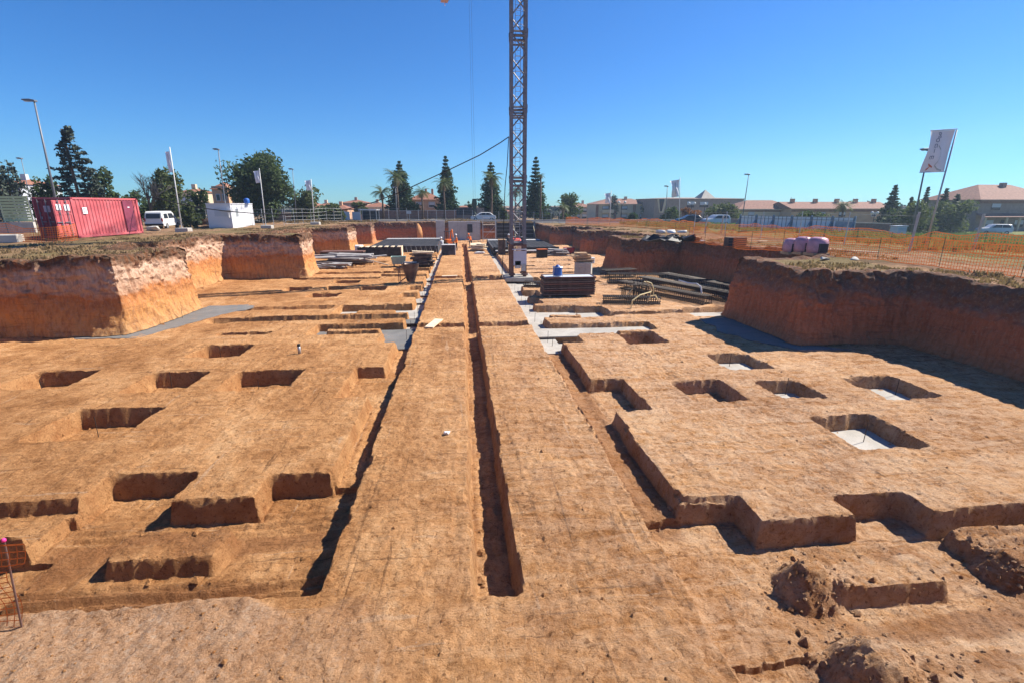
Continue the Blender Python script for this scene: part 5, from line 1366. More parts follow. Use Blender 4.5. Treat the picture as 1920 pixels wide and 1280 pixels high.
# stack of formwork panels
sx, sy = 5.98, 26.9
PW, PD, PT = 2.95, 1.25, .118
sz = fl(sx, sy) + .02
for k in (-1, 1): tag(MB().box((sx + k * 1.1, sy, sz + .03), (.1, PD, .08)).build('timber_bearer', WOOD), ('left' if k < 0 else 'right') + ' timber bearer under the stacked formwork panels', 'bearer')
for k in range(9):
    p = thing('formwork_sheet', ('lowest' if k == 0 else 'second lowest' if k == 1 else 'third from the bottom' if k == 2 else 'fourth from the bottom' if k == 3 else 'middle' if k == 4 else 'fourth from the top' if k == 5 else 'third from the top' if k == 6 else 'second from the top' if k == 7 else 'topmost') + ' formwork panel in the big dark stack right of the crane', 'formwork', (sx + random.uniform(-.03, .03), sy + random.uniform(-.03, .03), sz + .07 + k * PT), R(random.uniform(-.4, .4)), 'panels in the big formwork stack')
    MB().box((0, 0, .045), (PW - .06, PD - .05, .03)).build('face', DARKPLY if k < 8 else SHUT, p)
    b = MB()
    for s in (-1, 1): b.box((s * (PW / 2 - .03), 0, .055), (.06, PD, .084)); b.box((0, s * (PD / 2 - .03), .055), (PW - .122, .06, .084))
    for j in range(5): b.box((-PW / 2 + PW * (j + 1) / 6, 0, .03), (.05, PD - .122, .05))
    b.build('frame', (FORMG, DARKPLY, RUST)[k % 3], p)
stz = sz + .07 + 9 * PT
t = thing('gas_bottle_crate', 'blue drum held in a wire stand on top of the formwork stack', 'drum', (5.35, sy - .2, stz), 0)
MB().lathe([(.02, 0), (.24, .01), (.26, .05), (.26, .42), (.24, .5), (.1, .55), (.1, .60)], 18).build('drum', BLUEP, t, True)
b = MB()
for a in (0, 1.57, 3.14, 4.71): b.bar((.36 * math.cos(a + .7), .36 * math.sin(a + .7), 0), (.27 * math.cos(a + .7), .27 * math.sin(a + .7), .55), .015, 5)
b.tube([(.3 * math.cos(k * .628), .3 * math.sin(k * .628), .5) for k in range(11)], .015, 5); b.build('stand', GALV, t)
# block pallet and timber heap
def pile(name, label, cat, loc, n, L, W, H, mat, seed, spread=.25, group=None):
    r = random.Random(seed); b = MB()
    for i in range(n):
        z = H * (i + .5) / n
        b.box((r.uniform(-spread, spread) * L * .5, r.uniform(-spread, spread) * W, z), (L * r.uniform(.5, 1.0), W * r.uniform(.12, .5), r.uniform(.05, .12)), r.uniform(-.35, .35), (r.uniform(-.06, .06), r.uniform(-.06, .06), 0))
    o = b.build(name, mat); o.location = loc
    return tag(o, label, cat, group)
bx0, by0, _ = floor_at(1093, 527)
bz0 = fl(bx0, by0)
t = thing('block_pallet', 'tall pallet of pale blocks right of the formwork stack', 'pallet', (bx0, by0, bz0), R(-20))
MB().box((0, 0, .06), (1.2, 1.1, .12)).build('pallet_base', WOOD, t)
b = MB()
for k in range(5):
    for i in range(3):
        for j in range(2): b.box((-.38 + i * .38, -.26 + j * .52, .235 + k * .22), (.37, .50, .212))
b.build('blocks', BLOCKM, t)
pile('timber_heap', 'jumble of short timber heaped on the pallet of pale blocks', 'timber', (bx0 - .1, by0, bz0 + 1.24), 16, 1.5, 1.0, .62, WOOD, 4)
tag(MB().box((bx0 + .55, by0 - .1, bz0 + 1.34), (.3, .3, .42), .2).build('bucket_box', WHITE, bevel=.03), 'small white box beside timber on top of the block pallet', 'box')
# rebar cages
def cage(label, p0, p1, w, h, z, n, mat=REBAR, nl=4):
    a, c = Vector((*p0, z)), Vector((*p1, z)); d = c - a; L = d.length
    t = thing('rebar_cage', label, 'rebar cage', a, math.atan2(d.y, d.x), 'rebar cages lying in the pit')
    b = MB()
    for i in range(nl):
        for s in (0, h):
            b.bar((0, -w / 2 + w * i / (nl - 1), s + .03), (L, -w / 2 + w * i / (nl - 1), s + .03), .021, 4)
    for s in (-w / 2, w / 2): b.bar((0, s, h * .5), (L, s, h * .5), .021, 4)
    b.build('long_bars', mat, t)
    b = MB()
    for i in range(n):
        x = L * (i + .5) / n
        b.tube([(x, -w / 2, .02), (x, w / 2, .02), (x, w / 2, h + .04), (x, -w / 2, h + .04), (x, -w / 2, .02)], .018, 4)
    b.build('stirrups', mat, t)
cage('rebar cage nearest the camera lying along the pit right of the formwork', (7.4, 24.55), (10.3, 23.9), .55, .32, 0.01, 26)
cage('long rebar cage running back towards the shaded right wall', (12.7, 23.4), (9.9, 29.0), .7, .42, 0.01, 44)
cage('second long rebar cage closer to the shaded right wall', (14.3, 23.6), (11.6, 30.2), .75, .5, 0.01, 50)
cage('stack of rebar mesh deepest under the shaded right wall', (15.6, 24.4), (13.4, 31.0), .9, .6, 0.01, 50)
cage('rebar cage lying across the floor behind the round cage', (9.6, 31.0), (13.4, 30.4), .8, .6, 0.01, 30)
cage('rebar cage lying just right of the block pallet', (9.9, 33.2), (12.4, 33.8), .7, .55, 0.01, 22)
cage('low rebar cage in the cut behind the formwork stack', (3.9, 30.3), (5.6, 29.7), .6, .28, 0.01, 16)
YEL = M('yellow_hose', (.62, .52, .28), .6, .15, 3, 0, 0)
cgx, cgy, _ = floor_at(1192, 560)
t = thing('rebar_bundle', 'upright heap of bent rebar hoops bound with yellow hose', 'rebar', (cgx, cgy, fl(cgx, cgy)), 0)
b = MB(); rr = random.Random(3)
for i in range(46):
    x = -.55 + 1.1 * rr.random(); y = rr.uniform(-.4, .4); w = rr.uniform(.35, .6); h = rr.uniform(.45, 1.0); a = rr.uniform(-.3, .3)
    P = [(-w / 2, 0, .02), (w / 2, 0, .02), (w / 2, 0, h), (-w / 2, 0, h), (-w / 2, 0, .02)]
    b.tube([(x + p[0] * math.cos(a), y + p[0] * math.sin(a), p[2]) for p in P], .014, 4)
b.build('hoops', REBAR, t)
b = MB()
for dx in (0, .16): b.tube([(.2 + dx, -.5, 1.02), (.48 + dx, -.5, .92), (.62 + dx, -.52, .6), (.62 + dx, -.55, .12), (.3, -.62, .05)], .03, 6)
b.tube([(-.7, -.5, .1), (-.62, -.5, .4), (-.4, -.5, .62)], .03, 6); b.build('hose', YEL, t)
b = MB(); x0, y0 = gz(1183, 578, 0); b.tube([(x0, y0, 0), (x0 + .05, y0, .38), (x0 + .5, y0 + .2, .62), (x0 + 1.2, y0 + .5, .72)], .035, 6); tag(b.build('hose_loop', YEL), 'pale yellow hose arching over the nearest rebar cage', 'hose')
b = MB(); x0, y0 = gz(1213, 574, 0); b.tube([(x0, y0, .2), (x0 + .15, y0, .5), (x0 + .4, y0, .55), (x0 + .55, y0, .3)], .035, 6); tag(b.build('hose_loop', YEL), 'small pale hose loop at the right end of the nearest rebar cage', 'hose')
b = MB(); p = [at(1273, 526, 26.5), at(1290, 531, 26), at(1298, 532, 25.7), at(1306, 532, 25.5), at(1314, 538, 25.2), at(1316, 553, 25)]
b.tube([(p[i][0], (26.5, 26, 25.7, 25.5, 25.2, 25)[i], p[i][1]) for i in range(6)], .045, 6); tag(b.build('white_sheet', WHITE), 'twisted white plastic strip hanging on the shaded rebar', 'plastic strip')
# concrete skip
kx2, ky2 = -3.55, 32.6; kz2 = fl(kx2, ky2)
t = thing('concrete_skip', 'dark conical concrete skip standing in a steel frame left of the ridge', 'concrete skip', (kx2, ky2, kz2), 0)
SKIPM = M('skip_metal', (.12, .085, .075), .45, .35, 2.5, .4, .1, ((.34, .28, .24), .6))
MB().lathe([(.25, .12), (.28, .2), (.55, 1.1), (.58, 1.3), (.60, 1.32), (.56, 1.32), (.53, 1.12), (.24, .22)], 20, (.12, 0, 0), caps=False).build('hopper', SKIPM, t, True)
b = MB()
for s in (-1, 1): b.bar((-.62, s * .4, 0), (-.62, s * .4, 1.15), .025, 5); b.bar((-.62, s * .4, .02), (.35, s * .4, .02), .025, 5); b.bar((-.62, s * .4, 1.1), (.1, s * .5, 1.15), .025, 5); b.bar((-.62, s * .4, .1), (-.1, s * .3, .45), .02, 5)
b.bar((-.62, -.4, .02), (-.62, .4, .02), .025, 5); b.build('frame', RUST, t)
MB().box((.12, .25, 1.36), (.8, .3, .05)).build('rim_board', BLOCKM, t)
t = thing('mortar_tub', 'pale green mortar tub behind the concrete skip', 'tub', (-5.3, 41.6, fl(-5.3, 41.6)), R(5))
b = MB(); b.add([(-.5, -.4, .25), (.5, -.4, .25), (.5, .4, .25), (-.5, .4, .25), (-.62, -.5, .85), (.62, -.5, .85), (.62, .5, .85), (-.62, .5, .85), (-.55, -.44, .82), (.55, -.44, .82), (.55, .44, .82), (-.55, .44, .82), (-.5, -.4, .35), (.5, -.4, .35), (.5, .4, .35), (-.5, .4, .35)],
      [(0, 3, 2, 1), (0, 1, 5, 4), (1, 2, 6, 5), (2, 3, 7, 6), (3, 0, 4, 7), (4, 5, 9, 8), (5, 6, 10, 9), (6, 7, 11, 10), (7, 4, 8, 11), (8, 9, 13, 12), (9, 10, 14, 13), (10, 11, 15, 14), (11, 8, 12, 15), (12, 13, 14, 15)])
b.build('tub', M('pale_green_paint', (.28, .36, .31), .6, .15, 2, 0, .05), t)
b = MB()
for s in (-1, 1): b.box((s * .4, 0, .12), (.08, .8, .26))
b.build('skids', RUST, t)
pile('timber_heap', 'dark heap of props and boards behind the skip by the ridge', 'timber', (-3.2, 41.3, fl(-3.2, 41.3)), 34, 1.9, 1.3, 1.05, DARKPLY, 6)
pile('timber_heap', 'thin pale boards lying on top of the dark prop heap', 'timber', (-3.2, 41.4, fl(-3.2, 41.3) + 1.05), 6, 2.0, 1.3, .2, WOODPALE, 7)
pile('sheet_heap', 'grey boards and folded sheets strewn on the pit floor at left', 'boards', (-10.3, 44.2, .02), 26, 4.6, 1.8, .8, M('grey_boards', (.30, .28, .27), .8, .3, 2, 0, .15), 8, .6)
pile('sheet_heap', 'second low spread of grey boards nearer the left wall', 'boards', (-12.6 + 2.2, 41.4, .02), 12, 2.6, 1.2, .35, M('grey_boards', (.30, .28, .27)), 9, .6)
tag(MB().bar((-8.3, 43.0, .5), (-6.2, 41.9, .1), .045, 6).build('pale_prop', WOODPALE), 'pale loose prop leaning beside the strewn grey boards', 'prop')
for k in range(5):
    p = MB().box((-11.6, 49.4, .09 + .13 * k), (4.1, 1.3, .11), R(random.uniform(-1.5, 1.5))).build('formwork_sheet', BLACKF if k != 4 else RUST)
    tag(p, ('bottom', 'second', 'middle', 'fourth', 'top')[k] + ' black panel of the low stack by the left wall corner', 'formwork', 'low black panel stack')
t = thing('formwork_box', 'long black formwork trough with one end coloured as sunlit at left', 'formwork', (-8.2, 50.6, .02), 0)
MB().box((0, -.55, .45), (4.2, .08, .9)).build('side_panel', BLACKF, t); MB().box((0, .55, .45), (4.2, .08, .9)).build('side_panel', BLACKF, t); MB().box((2.14, 0, .48), (.08, 1.25, 1.0)).build('end_panel', WOODPALE, t); MB().box((-2.14, 0, .45), (.08, 1.1, .9)).build('end_panel', BLACKF, t)  # sunlight on the right-hand end is put into its pale colour
for k in range(7): MB().box((-1.9 + .63 * k, 0, .93), (.3, 1.2, .06)).build('cross_tie', WOODPALE, t)
t = thing('wrapped_pallet', 'white wrapped pallet by the lit corner of the left wall', 'pallet', (-10.6, 52.6, .02), .2)
MB().box((0, 0, .08), (1.2, 1.0, .14)).build('pallet_base', WOOD, t); b = MB(); b.box((-.1, 0, .55), (.9, .8, .8)); b.build('wrapped_load', WHITE, t, bevel=.08)
# foundation slabs ready for concreting at the far end
def raft(label, x0, x1, y0, y1, top, film, px):
    t = thing('foundation_raft', label, 'foundation', (x0, y0, 0), 0, 'foundation rafts at the far end')
    MB().box(((x1 - x0) / 2, (y1 - y0) / 2, top / 2 - .1), (x1 - x0, y1 - y0, top + .2)).build('film_sheet', film, t)
    b = MB()
    for k in range(int((x1 - x0) / .5)): b.bar((.25 + k * .5, .2, top + .04), (.25 + k * .5, y1 - y0 - .2, top + .04), .014, 3)
    for k in range(int((y1 - y0) / .9)): b.bar((.2, .3 + k * .9, top + .06), (x1 - x0 - .2, .3 + k * .9, top + .06), .014, 3)
    b.build('rebar_mat', REBAR, t)
    MB().box(((x1 - x0) / 2, -.06, top / 2), (x1 - x0, .1, top + .25)).build('edge_form', BLACKF, t)
    MB().box(((x1 - x0) / 2, y1 - y0 - .9, top + .03), (x1 - x0 - .3, 1.7, .05)).build('white_strip', WHITE, t)
    return t
GREYFILM = M('grey_film', (.045, .046, .054), .8, .35, 1.2, 0, .2, ((.24, .22, .21), .5))
raft('wide dark film covered raft left of the ridge at the far end', -10.2, -2.6, 54.5, 69, .55, GREYFILM, 0)
raft('narrower raft with white strips right of the ridge', 3.4, 10.6, 52.5, 66, .5, GREYFILM, 0)
tag(MB().box((6.6, 51.6, .32), (6.0, .5, .1)).build('white_film', WHITE), 'white film sheet laid along the front of the right raft', 'plastic sheet')
for k in range(9):
    o_ = MB().tube([(-7.2 + .52 * k, 53.6, .02), (-7.0 + .52 * k, 53.6, .75), (-6.85 + .52 * k, 53.6, .02)], .02, 4).build('bent_bar', GALV)
    tag(o_, 'bent steel starter bar in the row before the wide dark raft', 'rebar', 'row of bent bars before the dark raft')
for i, (x, y, w, h, m_, l) in enumerate(((-1.35, 51.3, 1.35, 1.0, GREYFILM, 'grey box with white edge on the left half of the ridge'), (4.2, 51.0, .7, 1.5, DARKPLY, 'upright dark panel standing by the right raft'), (5.2, 50.8, .55, .9, WOODPALE, 'first pale crate left of the crane mast'), (6.0, 50.8, .55, .9, WOODPALE, 'second pale crate beside the crane mast'), (7.9, 47.5, .9, .8, BLACK, 'dark bin with orange cloth right of the crane mast'))):
    t = thing('site_box', l, 'box', (x, y, fl(x, y)), .05 * i)
    MB().box((0, 0, h / 2), (w, .8, h)).build('body', m_, t, bevel=.02)
    MB().box((0, 0, h + .03), (w + .06, .86, .06)).build('lid', ORANGE if i == 4 else (WHITE if i < 1 else WOOD), t)
    if i == 0: MB().box((w / 2 + .03, 0, h / 2), (.06, .8, h)).build('edge_board', WHITE, t)
pile('timber_heap', 'pale timber offcuts on the right half of the ridge', 'timber', (2.0, 55.5, .02), 22, 1.7, 1.9, .75, WOODPALE, 14, .5)
tag(MB().hull([(1.2 + random.uniform(0, 1.5), 51.8 + random.uniform(0, .6), random.uniform(.0, .22)) for _ in range(20)]).build('plastic_sheet', WHITE), 'crumpled white plastic lying on the right half of the ridge', 'plastic sheet')
pile('timber_heap', 'flat timber and tables beyond the mast on the right', 'timber', (9.6, 49.5, .02), 20, 2.6, 1.4, .6, M('grey_boards', (.30, .28, .27)), 15, .5)
t = thing('red_tarp', 'crumpled red tarpaulin left of the crane mast', 'tarpaulin', (6.2, 57.5, .55), 0); MB().hull([(random.uniform(-.9, .9), random.uniform(-.5, .5), random.uniform(0, .7)) for _ in range(24)]).build('sheet', M('red_tarp', (.50, .07, .05), .7, .2, 3, 0, .3), t)
t = thing('red_tarp', 'dark red covered heap beyond the block pallet', 'tarpaulin', (11.2, 50.6, .02), 0); MB().hull([(random.uniform(-.8, .8), random.uniform(-.5, .5), random.uniform(0, .8)) for _ in range(24)]).build('sheet', M('dark_red_tarp', (.26, .035, .04), .7, .2, 3, 0, .3), t)
# concrete walls and formwork at the far end
def cwall(label, x0, x1, y, h, mat, opening=None):
    t = thing('concrete_wall', label, 'concrete wall', (x0, y, 0), 0, 'new concrete walls at the far end')
    MB().box(((x1 - x0) / 2, .15, h / 2 - .2), (x1 - x0, .3, h + .4)).build('wall', mat, t)
    for k in range(1, int((x1 - x0) / 1.3)): MB().box((k * 1.3, -.004, h / 2), (.025, .01, h)).build('joint', LAMPM, t)
    if opening: MB().box((opening[0], -.012, opening[1]), (.75, .03, 1.2)).build('hatch', NAVY, t)
    MB().box(((x1 - x0) / 2, .15, h + .06), (x1 - x0 + .1, .4, .1)).build('top_board', SHUT, t)
    return t
CW = concrete('wall_concrete', (.40, .42, .42))
cwall('narrow grey concrete wall segment at the far end, left of a dark gap', -3.6, -2.35, 72.2, 2.75, CW)
cwall('wide grey concrete wall with dark hatch closing the far end', -1.8, 2.75, 72.6, 2.6, CW, (3.1, 1.7))
t = thing('formwork_wall', 'dark wall formwork with steel walers left of the right bank', 'formwork', (3.6, 71.5, 0), 0)
for k, (a, c) in enumerate(((1.6, 3.6), (4.1, 7.0))):
    p = MB().box(((a + c) / 2, 0, 1.25), (c - a, .15, 2.5)).build('panel', BLACKF, t)
    b = MB()
    for z in (.4, .95, 1.5, 2.05): b.box(((a + c) / 2, -.11, z), (c - a, .06, .07))
    b.build('waler', LAMPM, p)
for a in (1.5, 3.85, 7.1): MB().box((a, -.03, 1.35), (.22, .22, 2.7)).build('column', LAMPM, t)
for a in (4.0, 6.9): MB().bar((a, -.1, 2.2), (a + .3, -1.7, 0), .035, 5).build('raking_prop', YEL, t)
t = thing('scaffold_tower', 'grey scaffold tower with ladder beside the wide concrete wall', 'scaffold', (3.1, 69.6, 0), 0)
b = MB()
for x in (0, 1.8):
    for y in (0, 1.0): b.bar((x, y, 0), (x, y, 3.6), .03, 6)
for z in (.3, 1.3, 2.3, 3.3):
    for y in (0, 1.0): b.bar((0, y, z), (1.8, y, z), .025, 5)
    for x in (0, 1.8): b.bar((x, 0, z), (x, 1.0, z), .025, 5)
b.bar((0, 0, .3), (1.8, 0, 2.3), .02, 5); b.build('frame', GALV, t)
MB().box((.9, .5, 2.35), (1.7, .9, .05)).build('deck', WOOD, t)
b = MB()
for s in (-.75, -.4): b.bar((s, -.1, 0), (s, .1, 3.1), .025, 5)
for k in range(10): b.bar((-.75, -.05, .25 + .3 * k), (-.4, -.05, .25 + .3 * k), .015, 4)
b.build('ladder', GALV, t)
xx = at(787, 440, 73.7)[0]
tag(MB().hull([(xx + random.uniform(-.45, .45), 73.5 + random.uniform(-.2, .3), z) for z in (0, .6, 1.2, 1.8, 2.4) for _ in range(4)]).build('clay_buttress', M('orange_clay', (.56, .27, .11), .9, .25, 3, 0, .4), None, True), 'upright strip of bright orange clay left on the far wall', 'clay strip')
# board bridging the cut, stake, scrap
tag(MB().box((-1.28, 20.55, .06), (.36, 1.5, .05), R(-14)).build('plank', WOODPALE), 'pale plank bridging the cut across the left half of the ridge', 'plank')
tag(MB().box((-.9, 34.95, .08), (1.1, .3, .05), R(8)).build('plank', WOODPALE), 'short pale plank over the farther cut across the ridge', 'plank')
x, y = gz(562, 663, 0)
t = thing('pipe_stub', 'short grey pipe standing upright on the left floor', 'pipe', (x, y, fl(x, y)), 0); MB().lathe([(.05, 0), (.05, .3), (.04, .3), (.04, .02)], 12).build('tube', GALV, t, True); MB().lathe([(.056, .27), (.056, .35), (.02, .36)], 12).build('cap', BLACK, t, True)
x, y = gz(838, 812, 0)
tag(MB().hull([(x + random.uniform(-.09, .09), y + random.uniform(-.07, .07), fl(x, y) + random.uniform(0, .06)) for _ in range(14)]).build('paper_scrap', WHITE), 'small white scrap lying on the ridge left of the central trench', 'scrap')
# survey pegs in the footings
PEGS = [(183, 812, 'thin peg in the footing nearest the camera on the left'), (80, 738, 'thin peg in the leftmost footing'), (322, 724, 'thin peg in the middle footing of the left row'), (486, 737, 'thin peg in the right footing of the left row'), (414, 671, 'thin peg in the farthest square footing at left'),
        (1618, 830, 'thin peg in the largest concreted footing at right'), (1367, 688, 'thin peg in the farthest concreted footing at right'), (1472, 741, 'thin peg in the small concreted footing at right'), (1678, 742, 'thin peg in the rightmost concreted footing'), (1035, 652, 'thin peg in the concreted cut beside the ridge at right'), (167, 640, 'thin peg at the foot of the shaded left bank'), (1424, 635, 'thin peg at the foot of the shaded right bank'), (345, 612, 'thin peg in the concrete strip by the left bank')]
for px, py, l in PEGS:
    x, y = gz(px, py, -.4); z = fl(x, y)
    b = MB(); b.bar((x, y, z - .05), (x + .02, y, z + .55), .009, 5); tag(b.build('survey_peg', REBAR), l, 'peg', 'survey pegs in the footings')
# starter bars along the concrete channels: rows one could count
for k in range(14):
    y = 19.3 + k * 1.75; x = -2.35
    tag(MB().bar((x, y, -.5), (x + .02, y, .1), .009, 4).build('survey_peg', REBAR), 'thin steel peg standing in the concreted channel left of the ridge', 'peg', 'pegs along the left channel')
    x = 3.35
    tag(MB().bar((x, y - .9, -.4), (x + .02, y - .9, .15), .009, 4).build('survey_peg', REBAR), 'thin steel peg standing in the concreted channel right of the ridge', 'peg', 'pegs along the right channel')

# near netting panel at the left edge
t = thing('safety_netting', 'orange netting on a pink capped stake at the near left corner', 'fence', (*gz(40, 1180, .03), .03), 0)
o = Vector(t.location)
pb, ptp = Vector((*gz(40, 1178, .03), .03)), None
xt, zt = at(8, 1015, pb.y + .02); ptp = Vector((xt, pb.y + .02, zt))
MB().bar(pb - o - Vector((0, 0, .1)), ptp - o, .011, 6).build('stake', RUST, t)
MB().lathe([(.012, 0), (.022, .008), (.023, .03), (.014, .045), (.004, .05)], 12, tuple(ptp - o)).build('stake_cap', M('pink_cap', (.75, .05, .25), .5, .1, 3, 0, 0), t, True)
b = MB(); left = Vector((-1.5, -.1, 0)); hh = ptp.z - pb.z - .05
def np_(u, k): return pb - o + (ptp - pb) * (k * .95 + .02) + left * u + Vector((.06 * math.sin(9 * k + 3 * u) * (k), .05 * math.sin(6 * k + 4 * u), -.04 * u * k))
for k in range(15):
    for i in range(14):
        p, q = np_(-.12 * (k > 10) + i / 14 * 1.0, k / 14), np_(-.12 * (k > 10) + (i + 1) / 14, k / 14); w = Vector((0, 0, .006 if k not in (0, 14) else .011)); b.add([p - w, q - w, q + w, p + w], [(0, 1, 2, 3)])
for i in range(19):
    for k in range(14):
        p, q = np_(i / 18 - .12 * (k > 10), k / 14), np_(i / 18 - .12 * (k + 1 > 10), (k + 1) / 14); w = Vector((.005, 0, 0)); b.add([p - w, p + w, q + w, q - w], [(0, 1, 2, 3)])
b.build('netting', ORANGE, t)
# things on the right bank
def bigbag(label, px, py, w, h, seed, m):
    x, y, z = onup(px, py); r = random.Random(seed)
    t = thing('wrapped_pallet', label, 'pallet', (x, y, z), r.uniform(-.1, .1), 'wrapped pallets on the right bank')
    b = MB(); b.lathe([(w * .5, .12), (w * .54, .3), (w * .53, h * .7), (w * .45, h * .92), (w * .25, h), (.02, h * .99)], 12)
    b.build('wrapped_load', m, t, True); MB().box((0, 0, .06), (w * .95, w * .9, .12)).build('pallet_base', WOOD, t)
    MB().box((0, -w * .47, h * .42), (w * .5, .12, h * .5)).build('dark_patch', NAVY, t)
LIL = M('lilac_film', (.52, .27, .31), .35, .3, 3, 0, .4, ((.26, .17, .27), .6))
bigbag('left lilac wrapped load with dark lower patch on the right bank', 1482, 475, .72, .78, 1, LIL)
bigbag('middle lilac wrapped load, white topped, on the right bank', 1503, 477, .78, .85, 2, LIL)
bigbag('right lilac wrapped load, smooth and rounded, on the right bank', 1530, 479, .85, .85, 3, LIL)
x, y, z = onup(1377, 463)
t = thing('dark_crate', 'dark slatted crate standing before the orange netting on the right bank', 'crate', (x, y, z), 0); MB().box((0, 0, .3), (1.1, .6, .52)).build('body', DARKPLY, t)
b = MB()
for k in range(3): b.box((0, -.315, .14 + .17 * k), (1.14, .025, .09))
b.build('slats', NAVY, t)
x, y, z = onup(1258, 452)
b = MB()
for k in range(13):
    cx_, cy_ = x + random.uniform(-1.7, 1.7), y + random.uniform(-.5, .5)
    b.hull([(cx_ + random.gauss(0, .42), cy_ + random.gauss(0, .25), z - .05 + random.uniform(0, .6) * random.random()) for _ in range(14)])
tag(b.build('black_sheeting', BLACKF, None, False), 'heap of black sheeting on the edge of the right bank', 'sheeting')
for i, (dx, l) in enumerate(((-.75, 'left white sack on the black sheeting'), (.0, 'middle white sack on the black sheeting'), (.7, 'right white sack on the black sheeting'))):
    tag(MB().hull([(x + dx + random.uniform(-.38, .38), y + random.uniform(-.2, .2), z + .5 + random.uniform(0, .26)) for _ in range(22)]).build('sack', WHITE, None, True), l, 'sack')
for px, py, L, a, l in ((1560, 470, 1.6, .25, 'pale board lying between the nettings behind the wrapped loads'), (1622, 474, 1.4, -.1, 'longer pale board lying right of the wrapped loads'), (1430, 454, 1.2, .5, 'pale board tilted on the soil left of the wrapped loads')):
    x, y, z = onup(px, py); tag(MB().box((x, y, z + .05), (L, .18, .05), a, (0, .04, 0)).build('board', WOODPALE), l, 'board')
for px, py, l in ((1546, 487, 'pale lump of concrete at the foot of the long netting'), (1601, 487, 'small pale stone near the long netting')):
    x, y, z = onup(px, py); tag(MB().hull([(x + random.gauss(0, .13), y + random.gauss(0, .1), z + abs(random.gauss(.05, .06))) for _ in range(18)]).build('stone', BLOCKM), l, 'stone')
x, y, z = onup(288, 434)
tag(MB().hull([(x + random.uniform(-.7, .7), y + random.uniform(-.4, .4), z + random.uniform(0, .55)) for _ in range(26)]).build('rubble_block', BLOCKM), 'pale broken concrete block right of the red container', 'rubble')
tag(MB().hull([(x - .9 + random.uniform(-.5, .5), y + 1.2 + random.uniform(-.4, .4), z + random.uniform(0, .5)) for _ in range(26)]).build('rubble_block', BLOCKM), 'second pale rubble block tucked behind the container corner', 'rubble')

